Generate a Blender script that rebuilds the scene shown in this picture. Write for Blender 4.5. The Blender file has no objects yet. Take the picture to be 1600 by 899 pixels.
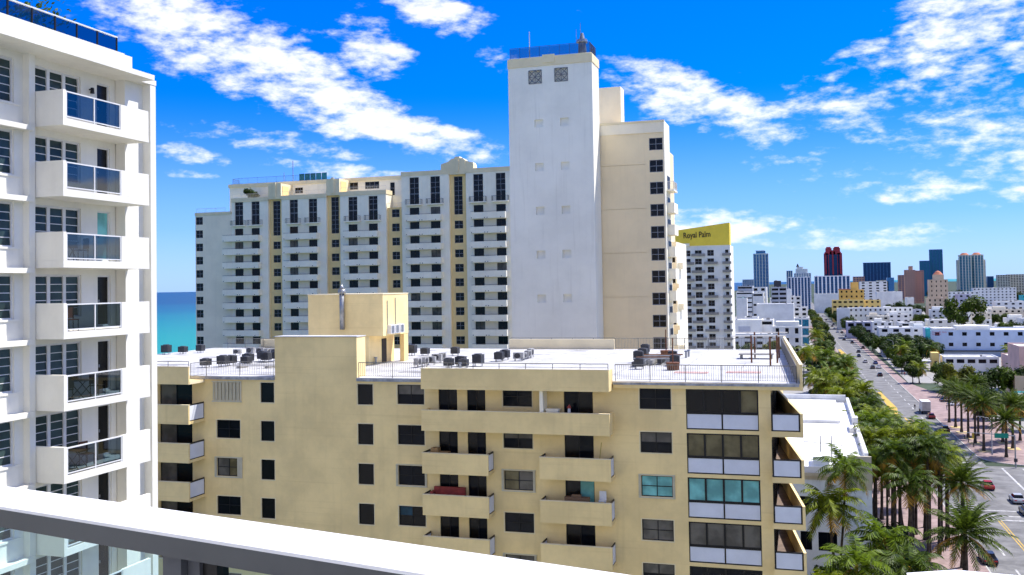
import bpy, math, random
from mathutils import Vector, Matrix
R = math.radians
rnd = random.Random(7)
scene = bpy.context.scene
col = scene.collection

# ------------------------------------------------------------------ camera
EYE = Vector((0, 0, 40.0))
def camera():
    yaw, pitch, roll = R(17.025), R(1.7145), R(0.9704)
    f = Vector((-math.sin(yaw) * math.cos(pitch), math.cos(yaw) * math.cos(pitch), math.sin(pitch)))
    rt = Vector((math.cos(yaw), math.sin(yaw), 0)); up = rt.cross(f)
    r2 = rt * math.cos(roll) - up * math.sin(roll); u2 = rt * math.sin(roll) + up * math.cos(roll)
    cd = bpy.data.cameras.new('camera'); c = bpy.data.objects.new('camera', cd); col.objects.link(c)
    m = Matrix((r2, u2, -f)).transposed().to_4x4(); m.translation = EYE
    c.matrix_world = m
    cd.sensor_width = 36; cd.lens = 36 * 1501.57 / 1600; cd.shift_y = -(449.5 - 402.1) / 1600
    cd.clip_start = 0.05; cd.clip_end = 90000
    scene.camera = c
camera()

# ------------------------------------------------------------------ sky and sun
SUN_AZ, SUN_EL = R(52), R(58)      # azimuth clockwise from +Y (the way the street runs)
SUN = Vector((math.sin(SUN_AZ) * math.cos(SUN_EL), math.cos(SUN_AZ) * math.cos(SUN_EL), math.sin(SUN_EL)))
world = bpy.data.worlds.new('World'); scene.world = world; world.use_nodes = True

class NT:
    """small helper for node trees"""
    def __init__(s, tree): s.t = tree; tree.nodes.clear()
    def n(s, typ, **kw):
        nd = s.t.nodes.new(typ)
        for k, v in kw.items():
            if k.startswith('i_'): s.put(nd.inputs[k[2:].replace('_', ' ')], v)
            else: setattr(nd, k, v)
        return nd
    def put(s, sock, v):
        if isinstance(v, bpy.types.NodeSocket): s.t.links.new(v, sock)
        else: sock.default_value = v
    def math(s, op, a, b=0.0, c=None, clamp=False):
        nd = s.t.nodes.new('ShaderNodeMath'); nd.operation = op; nd.use_clamp = clamp
        s.put(nd.inputs[0], a); s.put(nd.inputs[1], b)
        if c is not None: s.put(nd.inputs[2], c)
        return nd.outputs[0]
    def maprange(s, v, a, b, c=0.0, d=1.0, typ='SMOOTHSTEP'):
        nd = s.t.nodes.new('ShaderNodeMapRange'); nd.interpolation_type = typ
        for i, x in enumerate((v, a, b, c, d)): s.put(nd.inputs[i], x)
        return nd.outputs[0]
    def mix(s, f, a, b, mode='MIX'):
        nd = s.t.nodes.new('ShaderNodeMix'); nd.data_type = 'RGBA'; nd.blend_type = mode
        s.put(nd.inputs[0], f); s.put(nd.inputs[6], a); s.put(nd.inputs[7], b)
        return nd.outputs[2]

def build_sky():
    t = NT(world.node_tree)
    out = t.n('ShaderNodeOutputWorld'); bg = t.n('ShaderNodeBackground')
    bg.inputs['Strength'].default_value = 0.14
    sky = t.n('ShaderNodeTexSky', sky_type='NISHITA', sun_disc=False)
    sky.sun_elevation = SUN_EL; sky.sun_rotation = SUN_AZ
    sky.altitude = 0; sky.air_density = 1.0; sky.dust_density = 0.5; sky.ozone_density = 3.0
    hs = t.n('ShaderNodeHueSaturation', i_Saturation=1.35, i_Value=0.80, i_Color=t.mix(1.0, sky.outputs[0], (0.29, 0.43, 0.88, 1), 'MULTIPLY'))
    hs.inputs['Hue'].default_value = 0.5
    # clouds: noise on a flat deck far above, thicker where a few large cloud banks lie
    geo = t.n('ShaderNodeTexCoord'); sep = t.n('ShaderNodeSeparateXYZ')
    t.put(sep.inputs[0], geo.outputs['Generated'])
    dx, dy, dz = sep.outputs
    zc = t.math('MAXIMUM', dz, 0.0)
    den = t.math('ADD', zc, 0.11)
    comb = t.n('ShaderNodeCombineXYZ')
    t.put(comb.inputs[0], t.math('DIVIDE', dx, den)); t.put(comb.inputs[1], t.math('DIVIDE', dy, den))
    puff = t.n('ShaderNodeCombineXYZ'); t.put(puff.inputs[0], t.math('MULTIPLY', dx, 10.0)); t.put(puff.inputs[1], t.math('MULTIPLY', dy, 10.0)); t.put(puff.inputs[2], t.math('MULTIPLY', dz, 24.0))
    az = t.math('ARCTAN2', dx, dy); el = t.math('ARCSINE', dz)
    lobes = None
    for (a, e, ra, re, ang, amp) in LOBES:
        ca, sa = math.cos(ang), math.sin(ang)
        da = t.math('SUBTRACT', az, a); de = t.math('SUBTRACT', el, e)
        p = t.math('ADD', t.math('MULTIPLY', da, ca / ra), t.math('MULTIPLY', de, sa / ra))
        q = t.math('ADD', t.math('MULTIPLY', da, -sa / re), t.math('MULTIPLY', de, ca / re))
        d2 = t.math('ADD', t.math('MULTIPLY', p, p), t.math('MULTIPLY', q, q))
        g = t.maprange(d2, 0.0, 1.7, amp, 0.0)
        lobes = g if lobes is None else t.math('MAXIMUM', lobes, g)
    n1 = t.n('ShaderNodeTexNoise', noise_dimensions='3D'); n1.inputs['Scale'].default_value = 1.5
    n1.inputs['Detail'].default_value = 9; n1.inputs['Roughness'].default_value = 0.57; n1.inputs['Distortion'].default_value = 0.25
    t.put(n1.inputs['Vector'], puff.outputs[0])
    n2 = t.n('ShaderNodeTexNoise'); n2.inputs['Scale'].default_value = 1.1; n2.inputs['Detail'].default_value = 2
    t.put(n2.inputs['Vector'], comb.outputs[0])
    base = t.maprange(n2.outputs['Fac'], 0.50, 0.74, 0.0, 0.20)
    away = t.maprange(t.math('ABSOLUTE', t.math('ADD', az, 0.30)), 0.66, 1.0, 0.0, 1.0)   # elsewhere the sky goes on with scattered banks
    base = t.math('ADD', base, t.math('MULTIPLY', away, t.maprange(n2.outputs['Fac'], 0.40, 0.58, 0.0, 0.28)))
    n3 = t.n('ShaderNodeTexNoise'); n3.inputs['Scale'].default_value = 4.6; n3.inputs['Detail'].default_value = 6; n3.inputs['Roughness'].default_value = 0.6; t.put(n3.inputs['Vector'], puff.outputs[0])
    nn = t.math('ADD', t.math('MULTIPLY', n1.outputs['Fac'], 0.52), t.math('MULTIPLY', n3.outputs['Fac'], 0.48))
    dens = t.math('ADD', t.math('ADD', nn, lobes), base)
    mask = t.maprange(dens, 0.655, 0.93, 0.0, 1.0)
    mask = t.math('MULTIPLY', mask, t.maprange(dz, 0.004, 0.05, 0.0, 1.0))
    # soft grey body inside the thick part of each cloud
    body = t.math('MULTIPLY', t.maprange(dens, 0.80, 1.02, 0.0, 1.0), t.maprange(n3.outputs['Fac'], 0.36, 0.62, 1.0, 0.25))
    ccol = t.mix(body, (4.2, 4.22, 4.3, 1), (2.75, 2.85, 3.25, 1))
    # thin veil low over the horizon
    veil = t.maprange(dz, 0.0, 0.20, 0.50, 0.0)
    skyc = t.mix(veil, hs.outputs[0], (2.5, 3.45, 5.1, 1))
    fin = t.mix(t.math('MULTIPLY', mask, 0.96), skyc, ccol)
    t.put(bg.inputs['Color'], fin)
    world.node_tree.links.new(bg.outputs[0], out.inputs[0])
LOBES = [ (-0.6172, 0.2526, 0.1454, 0.0493, -0.384, 0.31),
    (-0.5308, 0.2187, 0.1199, 0.0389, -0.524, 0.31),
    (-0.4376, 0.1774, 0.1088, 0.029, -0.436, 0.29),
    (-0.3499, 0.1474, 0.0665, 0.0186, -0.209, 0.27),
    (-0.427, 0.2338, 0.0436, 0.0238, -0.087, 0.26),
    (-0.4924, 0.2199, 0.0392, 0.017, -0.349, 0.22),
    (-0.3665, 0.2796, 0.0565, 0.0239, -0.262, 0.25),
    (-0.3104, 0.2351, 0.0266, 0.02, -0.175, 0.2),
    (-0.1414, 0.201, 0.0922, 0.0296, -0.314, 0.26),
    (-0.0649, 0.1632, 0.0876, 0.0273, -0.209, 0.26),
    (0.076, 0.1892, 0.1181, 0.0435, 0.209, 0.23),
    (0.1556, 0.2164, 0.1021, 0.0631, 0.262, 0.27),
    (0.1695, 0.136, 0.1132, 0.0507, -0.175, 0.26),
    (0.0457, 0.155, 0.0565, 0.0251, -0.087, 0.25),
    (0.0594, 0.224, 0.0375, 0.01, 0.175, 0.22),
    (0.0735, 0.0975, 0.1243, 0.0249, -0.14, 0.17),
    (0.021, 0.1292, 0.0215, 0.0076, -0.0, 0.22),
    (0.1835, 0.0731, 0.0414, 0.0118, 0.087, 0.24),
    (-0.5378, 0.149, 0.1035, 0.0142, -0.14, 0.24),
    (-0.4676, 0.1201, 0.1116, 0.0105, -0.105, 0.24),
    (-0.627, 0.1356, 0.0504, 0.0113, -0.087, 0.24),
    (-0.6242, 0.1156, 0.0378, 0.005, -0.07, 0.22),
    (-0.0864, 0.0583, 0.1108, 0.0195, -0.07, 0.27),
    (0.0128, 0.0424, 0.1333, 0.0114, -0.035, 0.22),
    (0.1122, 0.0477, 0.0734, 0.0086, -0.0, 0.2) ]
build_sky()
sl = bpy.data.lights.new('sun', 'SUN'); sl.energy = 3.5; sl.angle = R(0.53); sl.color = (1.0, 0.955, 0.885)
so = bpy.data.objects.new('sun', sl); col.objects.link(so)
so.rotation_euler = (-SUN).to_track_quat('-Z', 'Y').to_euler(); so.location = (60, 60, 160)
scene.view_settings.view_transform = 'Standard'; scene.view_settings.look = 'None'
scene.view_settings.exposure = 1.12; scene.view_settings.gamma = 1.0
scene.view_settings.use_curve_mapping = False
scene.cycles.max_bounces = 6; scene.cycles.diffuse_bounces = 4; scene.cycles.glossy_bounces = 3
scene.cycles.transparent_max_bounces = 10; scene.cycles.transmission_bounces = 4
scene.cycles.use_denoising = True
scene.cycles.use_adaptive_sampling = True; scene.cycles.adaptive_threshold = 0.02

# ------------------------------------------------------------------ materials
MATS = {}
def mat(name, c, rough=0.8, var=0.07, scale=0.5, streak=0.0, bump=0.0, bscale=30.0, spec=0.3, metal=0.0, lines=0.0):
    if name in MATS: return MATS[name]
    m = bpy.data.materials.new(name); m.use_nodes = True; MATS[name] = m
    t = NT(m.node_tree); out = t.n('ShaderNodeOutputMaterial'); b = t.n('ShaderNodeBsdfPrincipled')
    geo = t.n('ShaderNodeNewGeometry'); pos = geo.outputs['Position']
    n = t.n('ShaderNodeTexNoise'); n.inputs['Scale'].default_value = scale; n.inputs['Detail'].default_value = 6; n.inputs['Roughness'].default_value = 0.65
    t.put(n.inputs['Vector'], pos)
    lo = tuple(x * (1 - var * 1.6) for x in c) + (1,); hi = tuple(min(1, x * (1 + var)) for x in c) + (1,)
    c1 = t.mix(t.maprange(n.outputs['Fac'], 0.3, 0.7), lo, hi)
    if streak:
        mp = t.n('ShaderNodeMapping'); mp.inputs['Scale'].default_value = (2.2, 2.2, 0.12); t.put(mp.inputs[0], pos)
        n2 = t.n('ShaderNodeTexNoise'); n2.inputs['Scale'].default_value = 1.0; n2.inputs['Detail'].default_value = 5; t.put(n2.inputs['Vector'], mp.outputs[0])
        k = t.maprange(n2.outputs['Fac'], 0.52, 0.78, 0.0, streak)
        c1 = t.mix(k, c1, tuple(x * f for x, f in zip(c, (0.55, 0.53, 0.5))) + (1,))
    if lines:      # faint level weathering lines
        mp = t.n('ShaderNodeMapping'); mp.inputs['Scale'].default_value = (0.10, 0.10, 4.5); t.put(mp.inputs[0], pos)
        n3 = t.n('ShaderNodeTexNoise'); n3.inputs['Scale'].default_value = 1.0; n3.inputs['Detail'].default_value = 4; t.put(n3.inputs['Vector'], mp.outputs[0])
        c1 = t.mix(t.maprange(n3.outputs['Fac'], 0.56, 0.72, 0.0, lines), c1, tuple(x * f for x, f in zip(c, (0.66, 0.62, 0.55))) + (1,))
    t.put(b.inputs['Base Color'], c1)
    b.inputs['Roughness'].default_value = rough; b.inputs['Specular IOR Level'].default_value = spec; b.inputs['Metallic'].default_value = metal
    if bump:
        nb = t.n('ShaderNodeTexNoise'); nb.inputs['Scale'].default_value = bscale; nb.inputs['Detail'].default_value = 4; t.put(nb.inputs['Vector'], pos)
        bp = t.n('ShaderNodeBump'); bp.inputs['Strength'].default_value = bump; bp.inputs['Distance'].default_value = 0.02
        t.put(bp.inputs['Height'], nb.outputs['Fac']); t.put(b.inputs['Normal'], bp.outputs[0])
    m.node_tree.links.new(b.outputs[0], out.inputs[0])
    return m
def glass(name, c=(0.005, 0.007, 0.011), rough=0.06, spec=0.14, curtain=None):
    """window glass over a dark room; curtain = colour of a blind hung close behind the pane"""
    if name in MATS: return MATS[name]
    m = bpy.data.materials.new(name); m.use_nodes = True; MATS[name] = m
    t = NT(m.node_tree); out = t.n('ShaderNodeOutputMaterial'); b = t.n('ShaderNodeBsdfPrincipled')
    geo = t.n('ShaderNodeNewGeometry'); n = t.n('ShaderNodeTexNoise'); n.inputs['Scale'].default_value = 0.9; n.inputs['Detail'].default_value = 3
    t.put(n.inputs['Vector'], geo.outputs['Position'])
    cc = curtain or c
    t.put(b.inputs['Base Color'], t.mix(t.maprange(n.outputs['Fac'], 0.35, 0.65), tuple(x * 0.7 for x in cc) + (1,), tuple(x * 1.25 for x in cc) + (1,)))
    b.inputs['Roughness'].default_value = rough; b.inputs['Specular IOR Level'].default_value = spec
    nb = t.n('ShaderNodeTexNoise'); nb.inputs['Scale'].default_value = 0.6; t.put(nb.inputs['Vector'], geo.outputs['Position'])
    bp = t.n('ShaderNodeBump'); bp.inputs['Strength'].default_value = 0.04; bp.inputs['Distance'].default_value = 0.3
    t.put(bp.inputs['Height'], nb.outputs['Fac']); t.put(b.inputs['Normal'], bp.outputs[0])
    m.node_tree.links.new(b.outputs[0], out.inputs[0])
    return m
def clear_glass(name, tint, refl=0.12):
    """see-through balustrade glass"""
    m = bpy.data.materials.new(name); m.use_nodes = True; MATS[name] = m
    t = NT(m.node_tree); out = t.n('ShaderNodeOutputMaterial'); tr = t.n('ShaderNodeBsdfTransparent'); gl = t.n('ShaderNodeBsdfGlossy')
    tr.inputs[0].default_value = tint + (1,); gl.inputs['Roughness'].default_value = 0.02
    lw = t.n('ShaderNodeFresnel'); lw.inputs['IOR'].default_value = 1.5
    mx = t.n('ShaderNodeMixShader'); t.put(mx.inputs[0], t.math('ADD', lw.outputs[0], refl * 0.2, clamp=True))
    m.node_tree.links.new(tr.outputs[0], mx.inputs[1]); m.node_tree.links.new(gl.outputs[0], mx.inputs[2]); m.node_tree.links.new(mx.outputs[0], out.inputs[0])
    return m
def leafmat(name, c, trans=0.35):
    m = bpy.data.materials.new(name); m.use_nodes = True; MATS[name] = m
    t = NT(m.node_tree); out = t.n('ShaderNodeOutputMaterial'); b = t.n('ShaderNodeBsdfPrincipled'); tl = t.n('ShaderNodeBsdfTranslucent')
    geo = t.n('ShaderNodeNewGeometry'); n = t.n('ShaderNodeTexNoise'); n.inputs['Scale'].default_value = 0.55; n.inputs['Detail'].default_value = 4
    t.put(n.inputs['Vector'], geo.outputs['Position'])
    rn = geo.outputs['Random Per Island']
    f = t.math('ADD', t.math('MULTIPLY', n.outputs['Fac'], 0.7), t.math('MULTIPLY', rn, 0.5))
    cc = t.mix(t.maprange(f, 0.28, 0.92), tuple(x * 0.38 for x in c) + (1,), (min(1, c[0] * 1.9), min(1, c[1] * 1.6), c[2] * 1.1, 1))
    t.put(b.inputs['Base Color'], cc); t.put(tl.inputs[0], cc)
    b.inputs['Roughness'].default_value = 0.5; b.inputs['Specular IOR Level'].default_value = 0.14
    mx = t.n('ShaderNodeMixShader'); mx.inputs[0].default_value = trans
    m.node_tree.links.new(b.outputs[0], mx.inputs[1]); m.node_tree.links.new(tl.outputs[0], mx.inputs[2]); m.node_tree.links.new(mx.outputs[0], out.inputs[0])
    return m
WHITE = mat('white_paint', (0.79, 0.765, 0.68), 0.7, 0.05, 0.35, streak=0.12, bump=0.15)
WHITE2 = mat('white_render', (0.95, 0.885, 0.70), 0.8, 0.05, 0.2, streak=0.16)
TOWERW = mat('tower_render', (0.87, 0.845, 0.735), 0.8, 0.06, 0.10, streak=0.2)
CREAMT = mat('tower_cream', (0.88, 0.72, 0.45), 0.8, 0.05, 0.15, streak=0.12)
STRIP = mat('strip_yellow', (0.86, 0.63, 0.28), 0.8, 0.06, 0.2, streak=0.12)
TRIMC = mat('trim_cream', (0.82, 0.70, 0.45), 0.8, 0.05, 0.4)
GREYC = mat('grey_cream', (0.92, 0.82, 0.61), 0.8, 0.05, 0.2, streak=0.10)
YELLOW = mat('yellow_render', (0.90, 0.70, 0.335), 0.85, 0.08, 0.30, streak=0.16, bump=0.2, bscale=14, lines=0.18)
ROOFW = mat('roof_membrane', (0.53, 0.525, 0.51), 0.6, 0.18, 0.35, streak=0.3)
ROOFB = mat('roof_bright_white', (0.72, 0.72, 0.70), 0.6, 0.12, 0.3)
GUTTER = mat('gutter_grey', (0.36, 0.37, 0.39), 0.6, 0.25, 2.0)
DARKF = mat('dark_frame', (0.010, 0.0095, 0.010), 0.45, 0.1, 3)
WFRAME = mat('white_frame', (0.70, 0.70, 0.69), 0.5, 0.05, 3)
PANELW = mat('white_panel', (0.70, 0.73, 0.80), 0.5, 0.04, 0.8)
METAL = mat('grey_metal', (0.32, 0.33, 0.34), 0.4, 0.15, 3, metal=0.6)
RAILW = mat('rail_white', (0.62, 0.60, 0.55), 0.5, 0.08, 3)
DMETAL = mat('dark_metal', (0.05, 0.05, 0.055), 0.5, 0.2, 3)
MUNT = mat('muntin_grey', (0.24, 0.25, 0.27), 0.5, 0.05, 3)
RAILD = mat('rail_weathered', (0.20, 0.19, 0.17), 0.6, 0.15, 3)
BOUNCECUT = mat('bounce_cut_brown', (0.17, 0.125, 0.10), 0.7, 0.2, 1.5)
GLASS = glass('dark_glass')
GLASSB = glass('blind_glass', curtain=(0.16, 0.135, 0.07))
GLASSG = glass('grey_blind_glass', curtain=(0.13, 0.12, 0.10))
GLASST = glass('teal_curtain_glass', curtain=(0.18, 0.48, 0.46), rough=0.2)
GLASSK = glass('black_glass', (0.004, 0.004, 0.005), rough=0.25, spec=0.25)
LOUV = glass('louvre_glass', (0.030, 0.052, 0.050), rough=0.2, spec=0.2)
SLATB = mat('shutter_beige', (0.60, 0.55, 0.40), 0.6, 0.05, 2)
BALG = clear_glass('balustrade_glass', (0.10, 0.15, 0.20), 0.3)
ROOFG = clear_glass('roof_glass', (0.08, 0.16, 0.26), 0.3)
NEARG = clear_glass('near_glass', (0.60, 0.80, 0.83), 0.05)
ASPH = mat('asphalt', (0.175, 0.172, 0.166), 0.9, 0.22, 0.25, bump=0.2)
BRICKP = mat('pink_paving', (0.29, 0.21, 0.195), 0.9, 0.18, 0.4)
CONC = mat('concrete', (0.29, 0.28, 0.26), 0.9, 0.12, 0.3)
KERB = mat('kerb_concrete', (0.42, 0.41, 0.38), 0.9, 0.1, 0.5)
PAINTW = mat('road_white', (0.46, 0.455, 0.44), 0.8, 0.25, 1.5)
PAINTY = mat('road_yellow', (0.52, 0.34, 0.06), 0.8, 0.15, 0.8)
GRASSG = mat('ground_green', (0.045, 0.065, 0.035), 0.95, 0.4, 0.03)
TRUNK = mat('palm_bark', (0.075, 0.058, 0.042), 0.95, 0.35, 2.0, bump=0.4, bscale=8)
TRUNKT = mat('tree_bark', (0.10, 0.08, 0.06), 0.95, 0.35, 2.0)
PALM1 = leafmat('palm_leaf', (0.085, 0.15, 0.011), 0.36)
PALMB = leafmat('palm_leaf_bright', (0.125, 0.18, 0.011), 0.38)
PALMD = leafmat('palm_leaf_dark', (0.048, 0.09, 0.011), 0.34)
PALM2 = leafmat('date_palm_leaf', (0.06, 0.105, 0.014))
PALMY = leafmat('palm_dry_leaf', (0.30, 0.20, 0.04))
LEAF1 = leafmat('tree_leaf', (0.055, 0.10, 0.012))
LEAF2 = leafmat('tree_leaf_dark', (0.027, 0.056, 0.010))
LEAF3 = leafmat('tree_leaf_yellow', (0.12, 0.15, 0.02))
BRONZE = mat('brown_wood', (0.16, 0.065, 0.03), 0.7, 0.2, 3)
RED = mat('red_fabric', (0.30, 0.05, 0.04), 0.8, 0.2, 3)
REDMAT = mat('faded_red_mat', (0.55, 0.28, 0.25), 0.9, 0.25, 2)

# ------------------------------------------------------------------ mesh and object helpers
class MB:
    def __init__(s): s.v = []; s.f = []; s.m = []
    def quad(s, a, b, c, d, m=0):
        i = len(s.v); s.v += [a, b, c, d]; s.f.append((i, i + 1, i + 2, i + 3)); s.m.append(m); return s
    def tri(s, a, b, c, m=0):
        i = len(s.v); s.v += [a, b, c]; s.f.append((i, i + 1, i + 2)); s.m.append(m); return s
    def box(s, x0, x1, y0, y1, z0, z1, m=0, skip=''):
        i = len(s.v)
        s.v += [(x0, y0, z0), (x1, y0, z0), (x1, y1, z0), (x0, y1, z0), (x0, y0, z1), (x1, y0, z1), (x1, y1, z1), (x0, y1, z1)]
        for k, q in (('b', (0, 3, 2, 1)), ('t', (4, 5, 6, 7)), ('n', (0, 1, 5, 4)), ('w', (1, 2, 6, 5)), ('s', (2, 3, 7, 6)), ('e', (3, 0, 4, 7))):
            if k in skip: continue
            s.f.append(tuple(i + j for j in q)); s.m.append(m)
        return s
    def prism(s, poly, z0, z1, m=0, mt=None):
        n = len(poly); i = len(s.v)
        s.v += [(x, y, z0) for x, y in poly] + [(x, y, z1) for x, y in poly]
        for k in range(n):
            j = (k + 1) % n; s.f.append((i + k, i + j, i + n + j, i + n + k)); s.m.append(m)
        s.f.append(tuple(i + n + k for k in range(n))); s.m.append(m if mt is None else mt)
        s.f.append(tuple(i + k for k in reversed(range(n)))); s.m.append(m)
        return s
    def tube(s, p, q, r0, r1=None, n=8, m=0):
        r1 = r0 if r1 is None else r1
        p = Vector(p); q = Vector(q); d = (q - p).normalized()
        a = d.orthogonal().normalized(); b = d.cross(a); i = len(s.v)
        for c, r in ((p, r0), (q, r1)):
            for k in range(n):
                t = 2 * math.pi * k / n; s.v.append(tuple(c + a * math.cos(t) * r + b * math.sin(t) * r))
        for k in range(n):
            j = (k + 1) % n; s.f.append((i + k, i + j, i + n + j, i + n + k)); s.m.append(m)
        s.f.append(tuple(i + k for k in reversed(range(n)))); s.m.append(m); s.f.append(tuple(i + n + k for k in range(n))); s.m.append(m)
        return s
    def path(s, pts, radii, n=8, m=0):
        i = len(s.v); N = len(pts)
        for k, (p, r) in enumerate(zip(pts, radii)):
            p = Vector(p); d = (Vector(pts[min(k + 1, N - 1)]) - Vector(pts[max(k - 1, 0)])).normalized()
            a = Vector((1, 0, 0)) if abs(d.x) < 0.9 else Vector((0, 1, 0)); a = (a - d * a.dot(d)).normalized(); b = d.cross(a)
            for j in range(n):
                t = 2 * math.pi * j / n; s.v.append(tuple(p + a * math.cos(t) * r + b * math.sin(t) * r))
        for k in range(N - 1):
            for j in range(n):
                j2 = (j + 1) % n; s.f.append((i + k * n + j, i + k * n + j2, i + (k + 1) * n + j2, i + (k + 1) * n + j)); s.m.append(m)
        s.f.append(tuple(i + (N - 1) * n + j for j in range(n))); s.m.append(m)
        return s
    def wall(s, u0, u1, z0, z1, holes, t=0.2, m=0, y=0.0, mr=None):
        """wall seen from -y with real openings; holes = (u0,u1,z0,z1)"""
        mr = m if mr is None else mr
        hs = [(max(a, u0), min(b, u1), max(c, z0), min(d, z1)) for a, b, c, d in holes]
        hs = [h for h in hs if h[1] - h[0] > 1e-4 and h[3] - h[2] > 1e-4]
        us = sorted(set([round(x, 4) for x in [u0, u1] + [h[0] for h in hs] + [h[1] for h in hs]]))
        zs = sorted(set([round(x, 4) for x in [z0, z1] + [h[2] for h in hs] + [h[3] for h in hs]]))
        for b in range(len(zs) - 1):
            zc = (zs[b] + zs[b + 1]) / 2; run = None
            rowh = [h for h in hs if h[2] < zc < h[3]]
            for a in range(len(us)):
                solid = a < len(us) - 1 and not any(h[0] < (us[a] + us[a + 1]) / 2 < h[1] for h in rowh)
                if solid and run is None: run = us[a]
                if not solid and run is not None:
                    s.quad((run, y, zs[b]), (us[a], y, zs[b]), (us[a], y, zs[b + 1]), (run, y, zs[b + 1]), m); run = None
        for a, b, c, d in hs:
            s.quad((a, y, c), (a, y, d), (a, y + t, d), (a, y + t, c), mr); s.quad((b, y, d), (b, y, c), (b, y + t, c), (b, y + t, d), mr)
            s.quad((a, y, d), (b, y, d), (b, y + t, d), (a, y + t, d), mr); s.quad((b, y, c), (a, y, c), (a, y + t, c), (b, y + t, c), mr)
        return s
    def mesh(s, name, mats, smooth=False):
        me = bpy.data.meshes.new(name); me.from_pydata([tuple(x) for x in s.v], [], s.f)
        for mm in mats: me.materials.append(mm)
        if len(mats) > 1: me.polygons.foreach_set('material_index', s.m)
        if smooth: me.polygons.foreach_set('use_smooth', [True] * len(s.f))
        me.update(); return me
    def obj(s, name, mats, parent=None, loc=(0, 0, 0), rz=0.0, smooth=False):
        return link(name, s.mesh(name, mats if isinstance(mats, (list, tuple)) else [mats], smooth), parent, loc, rz)
def link(name, me, parent=None, loc=(0, 0, 0), rz=0.0):
    o = bpy.data.objects.new(name, me); col.objects.link(o); o.location = loc
    if rz: o.rotation_euler = (0, 0, rz)
    if parent is not None: o.parent = parent
    return o
def tag(o, label, cat, group=None):
    o['label'] = label; o['category'] = cat
    if group: o['group'] = group
    return o
def thing(name, label, cat, loc=(0, 0, 0), rz=0.0, group=None):
    return tag(link(name, None, None, loc, rz), label, cat, group)
def struct(o): o['kind'] = 'structure'; return o
def copy_tree(o, parent=None, loc=None, rz=None, label=None):
    c = o.copy(); col.objects.link(c); c.parent = parent
    if loc is not None: c.location = loc
    if rz is not None: c.rotation_euler = (0, 0, rz)
    if label: c['label'] = label
    for ch in o.children: copy_tree(ch, c)
    return c
ORD = 'first second third fourth fifth sixth seventh eighth ninth tenth eleventh twelfth thirteenth fourteenth fifteenth sixteenth seventeenth eighteenth nineteenth twentieth'.split()
ORD += ['twenty-' + q for q in ORD[:9]] + ['thirtieth'] + ['thirty-' + q for q in ORD[:9]] + ['fortieth'] + ['forty-' + q for q in ORD[:9]] + ['fiftieth'] + ['fifty-' + q for q in ORD[:9]]

CACHE = {}
def cached(key, fn):
    if key not in CACHE: CACHE[key] = fn()
    return CACHE[key]
def frame_mesh(w, h, cols, rows, fr, bar, dep, fm, rowsplit=None):
    def mk():
        b = MB(); b.box(-w / 2, w / 2, 0, dep, 0, fr); b.box(-w / 2, w / 2, 0, dep, h - fr, h)
        b.box(-w / 2, -w / 2 + fr, 0, dep, fr, h - fr); b.box(w / 2 - fr, w / 2, 0, dep, fr, h - fr)
        for i in range(1, cols): x = -w / 2 + w * i / cols; b.box(x - bar / 2, x + bar / 2, 0.004, dep, fr, h - fr)
        for z in (rowsplit or [h * i / rows for i in range(1, rows)]): b.box(-w / 2 + fr, w / 2 - fr, 0.007, dep - 0.003, z - bar / 2, z + bar / 2)
        return b.mesh('window', [fm])
    return cached(('fr', w, h, cols, rows, fr, bar, dep, fm.name, str(rowsplit)), mk)
def sheet(w, h, gm):
    return cached(('sh', round(w, 3), round(h, 3), gm.name), lambda: MB().quad((-w / 2, 0, 0), (w / 2, 0, 0), (w / 2, 0, h), (-w / 2, 0, h)).mesh('pane', [gm]))
class Face:
    """a facade: N looks towards -Y at plane y=c (u = x); W looks towards +X at plane x=c (u = y); coordinates relative to the parent"""
    def __init__(s, parent, kind, c):
        s.p = parent; s.k = kind; s.c = c; s.o = parent.location.copy() if parent else Vector()
        s.rz = 0.0 if kind == 'N' else math.pi / 2
    def P(s, u, d, z):          # d = depth into the wall
        w = Vector((u, s.c + d, z)) if s.k == 'N' else Vector((s.c - d, u, z))
        return w - s.o
    def put(s, name, me, u=0, d=0, z=0, parent=None):
        return link(name, me, parent or s.p, s.P(u, d, z), s.rz)
    def build(s, name, mb, mats, smooth=False):      # mb in facade coordinates (u, depth, z)
        return link(name, mb.mesh(name, mats if isinstance(mats, (list, tuple)) else [mats], smooth), s.p, s.P(0, 0, 0), s.rz)
    def window(s, u0, u1, z0, z1, cols=2, rows=2, fm=None, gm=None, fr=0.05, bar=0.045, d=0.10, dep=0.07, panes=True, name='window', rowsplit=None, gms=None):
        w, h = round(u1 - u0, 3), round(z1 - z0, 3); fm = fm or DARKF; gm = gm or GLASS
        o = s.put(name, frame_mesh(w, h, cols, rows, fr, bar, dep, fm, rowsplit), (u0 + u1) / 2, d, z0)
        if not panes:
            link('pane', sheet(w, h, gm), o, (0, dep * 0.6, 0)); return o
        for i in range(cols):
            for j in range(rows):
                pw, ph = w / cols, h / rows
                g = gms[(i + j * cols) % len(gms)] if gms else gm
                p = link('pane', sheet(pw, ph, g), o, (-w / 2 + pw * (i + 0.5), dep * 0.55 + 0.01 * ((i * 7 + j * 3) % 2), ph * j))
                p.rotation_euler = (rnd.uniform(-0.004, 0.004), 0, rnd.uniform(-0.008, 0.008))
        return o
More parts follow.
